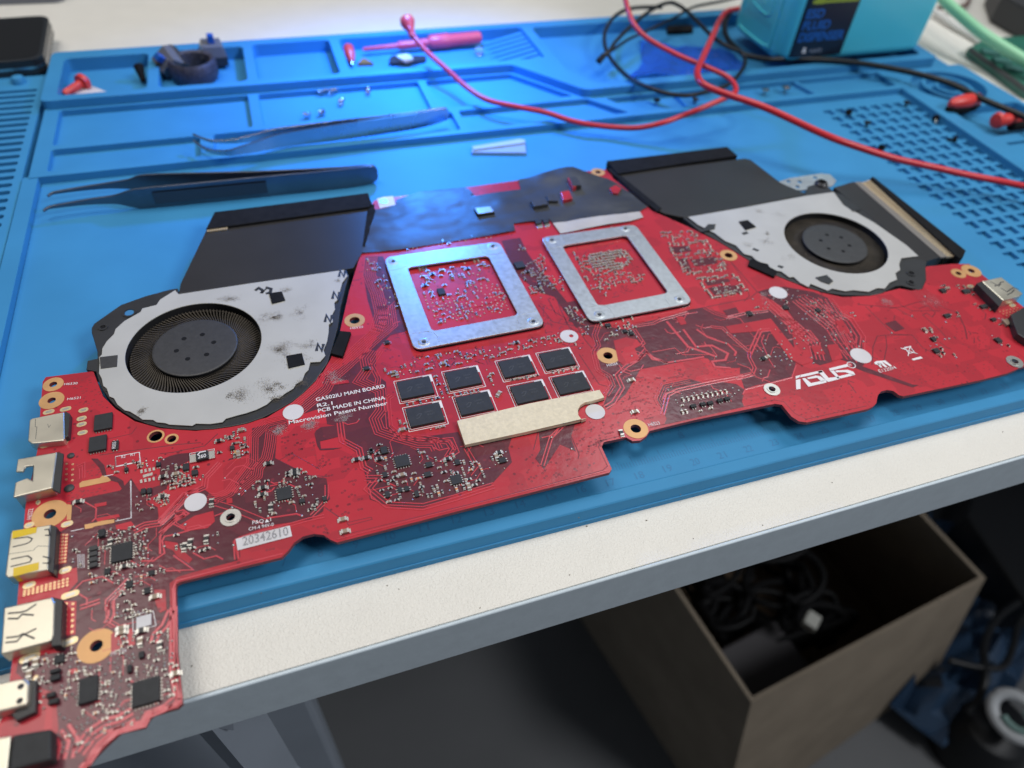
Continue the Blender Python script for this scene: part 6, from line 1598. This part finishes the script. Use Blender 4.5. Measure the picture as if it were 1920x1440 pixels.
# crumpled blue bag in the wide compartment
bag_m = principled('blue_antistatic_film', (.05, .20, .72), .16, trans=.6)
bag_m.node_tree.nodes['Principled BSDF'].inputs['IOR'].default_value = 1.12
bg_ = world('P', [(1200, 72), (1262, 84), (1330, 86), (1372, 98), (1398, 118), (1388, 138), (1330, 146), (1250, 145), (1178, 143), (1205, 118)], .3)
wrinkled(bg_, .13, .35, .22, 'antistatic_bag', bag_m, None, label='crumpled shiny blue antistatic bag under the crossing cables', cat='bag')
m = MB(); m.prism(round_poly(world('P', [(1250, 50), (1298, 48), (1300, 58), (1252, 60)], .3), .1), .12, .35); m.obj('black_clip', foam_m, bevel=.04, label='small black clip at the back of the wide tray compartment', cat='clip')
# crocodile clips in the side tray
def croc(a, b, r, lab_):
    d_ = b - a; side = Vector((0, 0, .16))
    t_ = thing('test_clip', lab_, 'test clip', (*((a + b) / 2)[:2], -.1), 'red and black test clips in the side tray')
    axis_tube([a + side, a + d_ * .15 + side, a + d_ * .5 + side, a + d_ * .85 + side, b + side], [r * .35, r * .8, r, r * .9, r * .5], 'red_shell', red_plastic, t_, 24)
    axis_tube([a - side, a + d_ * .15 - side, a + d_ * .5 - side, a + d_ * .85 - side, b - side], [r * .35, r * .8, r, r * .9, r * .5], 'black_shell', foam_m, t_, 24)
croc(at(1778, 200, .55), at(1836, 190, .55), .42, 'red and black clip behind the smooth side rib')
t_ = thing('banana_plug', 'red plug with a round end lying at the right beside the black cable', 'plug', (*U(1880, 228, .3), 0))
a, b = at(1871, 226, .6), at(1915, 222, .6)
axis_tube([a - Vector((.25, 0, 0)), a - Vector((.18, 0, 0)), a, a + Vector((.18, 0, 0)), a + Vector((.25, 0, 0))], [.15, .38, .46, .38, .2], 'round_end', red_plastic, t_, 24); axis_tube([a, a + (b - a) * .3, b], [.3, .36, .22], 'plug_body', red_plastic, t_, 24)
axis_tube([at(1895, 237, .3), at(1935, 232, .3)], [.26, .3], 'black_sleeve', foam_m, t_, 20)
# ================================================================== right and rear of the desk
green = add_noise(principled('green_pcb', (.03, .17, .12), .35, coat=.3), 80, .2)
q = world('P', [(1816, 88), (1850, 70), (1960, 62), (2060, 130), (2010, 205), (1924, 168)], .2)
gp_ = thing('green_module', 'dark green circuit module lying on the white desk at the right', 'circuit board', (*U(1900, 120, ZT), ZT))
m = MB(); m.prism(q, ZT + .002, .12); m.obj('module_board', green, gp_, bevel=.03)
m = MB(); m.prism(world('P', [(1818, 92), (1822, 88), (1928, 164), (1924, 170)], .24), .122, .22); m.obj('contact_edge', hub_m, gp_)
for x, y in ((1858, 96), (1880, 112), (1902, 127), (1880, 86), (1905, 100)):
    c = U(x, y, .3); m = MB(); m.box((c[0], c[1], .22), (1.1, .8, .19), -.5); m.obj('module_chip', principled('green_grey_chip', (.05, .16, .14), .4), gp_, bevel=.03)
cable([(1745, -30, 2.5), (1770, 0, 2.2), (1800, 28, 1.9), (1838, 60, 1.6), (1880, 88, 1.3), (1930, 118, 1.0), (1990, 150, .8)], .36, 'pale_green_tube', principled('pale_green_silicone', (.34, .72, .42), .4), 'pale green tube slanting across the far right corner', 'tube')
cable([(1752, 22, 0), (1790, 48, -.05), (1830, 72, -.1), (1860, 96, -.1)], .22, 'white_cable', principled('white_pvc', (.72, .70, .68), .4), 'white cable lying on the desk beside the bottle', 'cable')
cable([(1758, 14, .1), (1785, 16, .1), (1812, 8, .1), (1822, -12, .1)], .14, 'brown_cable', principled('brown_pvc', (.12, .06, .05), .4), 'thin dark brown cable at the top behind the pale green tube', 'cable')
m = MB(); m.prism(world('P', [(1858, -20), (1870, 12), (1935, 48), (2050, 40), (2050, -60), (1880, -60)], .8), ZT + .002, 1.6); m.obj('black_case', principled('charcoal_case', (.03, .03, .033), .5), bevel=.2, label='charcoal case corner at the top right behind the green module', cat='case')
m = MB(); m.prism(round_poly([(-14, 45.4), (-2.4, 44.9), (-2.6, 54), (-14, 54)], .8, 5), ZT + .002, .9); m.obj('grey_laptop', principled('grey_case', (.16, .17, .20), .4), bevel=.1, label='grey slab corner at the top left edge behind the phone', cat='case')
# ================================================================== under the desk
ZFL = -67
boxt = thing('cardboard_box', 'open brown cardboard box full of black cables under the desk', 'box', (50, 8, ZFL))
top = [Vector((*U(1409, 1317, -40), -40)), Vector((*U(1848, 1084, -40), -40)), Vector((62.0, 26, -40)), Vector((33.8, 23.5, -40))]
bl, br = U(1347, 1560, ZFL + .1), U(1745, 1275, ZFL + .1)
bot_ = [Vector((*bl, ZFL + .1)), Vector((*br, ZFL + .1)), Vector((br[0] - 2, br[1] + 20, ZFL + .1)), Vector((*U(1062, 1120, ZFL + .1), ZFL + .1))]
def wall(a, b, c, d_, th, name, mt):
    n_ = (b - a).cross(d_ - a).normalized() * th
    m = MB(); m.add([v[:] for v in (a, b, c, d_, a + n_, b + n_, c + n_, d_ + n_)], [(0, 1, 2, 3), (7, 6, 5, 4), (0, 4, 5, 1), (1, 5, 6, 2), (2, 6, 7, 3), (3, 7, 4, 0)]); m.obj(name, mt, boxt)
for i in range(4):
    j = (i + 1) % 4; wall(bot_[i], bot_[j], top[j], top[i], -.35, 'box_wall', cardboard)
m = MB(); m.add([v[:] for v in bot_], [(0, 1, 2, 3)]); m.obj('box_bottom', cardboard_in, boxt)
random.seed(3)
dull_black = principled('dull_black_cable', (.006, .006, .007), .6, spec=.2)
for k in range(34):
    x0, y0 = random.uniform(40, 60), random.uniform(5, 20); P = []
    rr = random.uniform(3, 5.5); z = random.uniform(-60, -50); ph_ = random.uniform(0, 6)
    for i in range(15):
        a = ph_ + i * .55; P.append(Vector((min(57, max(42.5, x0 + rr * math.cos(a))), min(21, max(7.5, y0 + rr * .7 * math.sin(a))), z + .25 * i)))
    m = MB(); m.tube(smooth_path(P, 4), .38, 8); m.obj('coiled_cable', dull_black, smooth=True, label='loose black cable coiled inside the cardboard box', cat='cable', group='black cables heaped in the cardboard box')
m = MB(); m.box((44.0, 5.6, -51), (9.5, 6.5, 3), .15); m.obj('grey_adapter', principled('grey_adapter_plastic', (.075, .07, .075), .5), bevel=.3, label='grey adapter block at the near side inside the box', cat='adapter')
c = Vector((*U(1521, 1165, -45), -45)); m = MB(); m.box(c[:], (1.6, 1.3, 1.0), .6); m.obj('white_plug', principled('white_plug_plastic', (.55, .55, .50), .4), bevel=.15, label='small white plug on the black cables in the box', cat='plug')
film = principled('dark_blue_film', (.035, .07, .13), .25, coat=.4)
q = world('P', [(1740, 955), (1810, 955), (1850, 1010), (1905, 1110), (1960, 1200), (1930, 1290), (1870, 1330), (1800, 1382), (1690, 1305), (1700, 1250), (1780, 1230)], -60)
wrinkled(q, -64.5, 6.0, 1.6, 'plastic_bag', film, None, label='crumpled dark blue plastic bag on the floor beside the box', cat='bag')
m = MB(); m.prism(world('P', [(1812, 965), (1925, 1130), (2200, 1150), (2100, 800), (1850, 850)], -56), ZFL, -56); m.obj('black_cabinet', black_rubber, bevel=.4, label='black cabinet in the dark behind the blue bag', cat='cabinet')
cable([(1960, 1105, -57), (1900, 1135, -57), (1862, 1170, -57), (1845, 1215, -57), (1848, 1270, -57), (1835, 1310, -58), (1815, 1335, -59)], .45, 'power_cable', black_rubber, 'black cord curving over the plastic bag on its left side', 'cord')
cable([(1780, 1238, -57), (1830, 1250, -57), (1880, 1250, -57), (1900, 1210, -57), (1912, 1165, -57), (1950, 1130, -57)], .4, 'power_cable', black_rubber, 'black cord lying across the middle of the plastic bag', 'cord')
c = Vector((*U(1905, 1343, -56), -56))
t_ = thing('tape_roll', 'white ring with a green stripe at the lower right corner', 'roll', (c.x, c.y, -60))
nrm = Vector((CP[0] - c.x, CP[1] - c.y, CP[2] - c.z)).normalized(); e1_ = nrm.cross(Vector((0, 0, 1))).normalized(); e2_ = nrm.cross(e1_)
m = MB(); m.tube([c + (e1_ * math.cos(t) * 2.3 + e2_ * math.sin(t) * 1.8) for t in [k * 2 * PI / 32 for k in range(33)]], .62, 12); m.obj('white_ring', principled('white_roll', (.62, .64, .66), .5), t_, smooth=True)
m = MB(); m.tube([c + nrm * .5 + (e1_ * math.cos(t) * 1.5 + e2_ * math.sin(t) * 1.0) for t in [k * 2 * PI / 32 for k in range(6, 25)]], .35, 10); m.obj('green_stripe', principled('grey_green_vinyl', (.22, .36, .33), .5), t_, smooth=True)
m = MB(); m.lathe((c.x + 1, c.y + .3), [(4.6, ZFL), (4.6, ZFL + 4), (3.5, ZFL + 6.5), (1.5, ZFL + 7.5)], 28); m.obj('black_reel', black_rubber, smooth=True, label='black round reel under the white ring at the lower right', cat='reel')

# ================================================================== crumbs of dust on the desk and mat
m = MB()
for a, b in ((726, 1098), (748, 1105), (1068, 1078), (1100, 987), (1212, 976), (360, 1249), (1430, 985), (1880, 810), (1560, 905), (1300, 1010), (900, 1140)):
    c = U(a, b, ZT); m.box((c[0], c[1], ZT + .012), (random.uniform(.02, .05), random.uniform(.015, .03), .02), random.uniform(0, 3))
for a, b in ((1085, 971), (1276, 928), (392, 1111), (490, 1112), (320, 560), (105, 712)):
    c = U(a, b, .17 if b > 900 else 0); m.box((c[0], c[1], (.17 if b > 900 else 0) + .01), (.04, .02, .015), random.uniform(0, 3))
m.obj('dust_crumbs', dust_m, kind='stuff', label='tiny dark crumbs scattered on desk and mat', cat='dust')
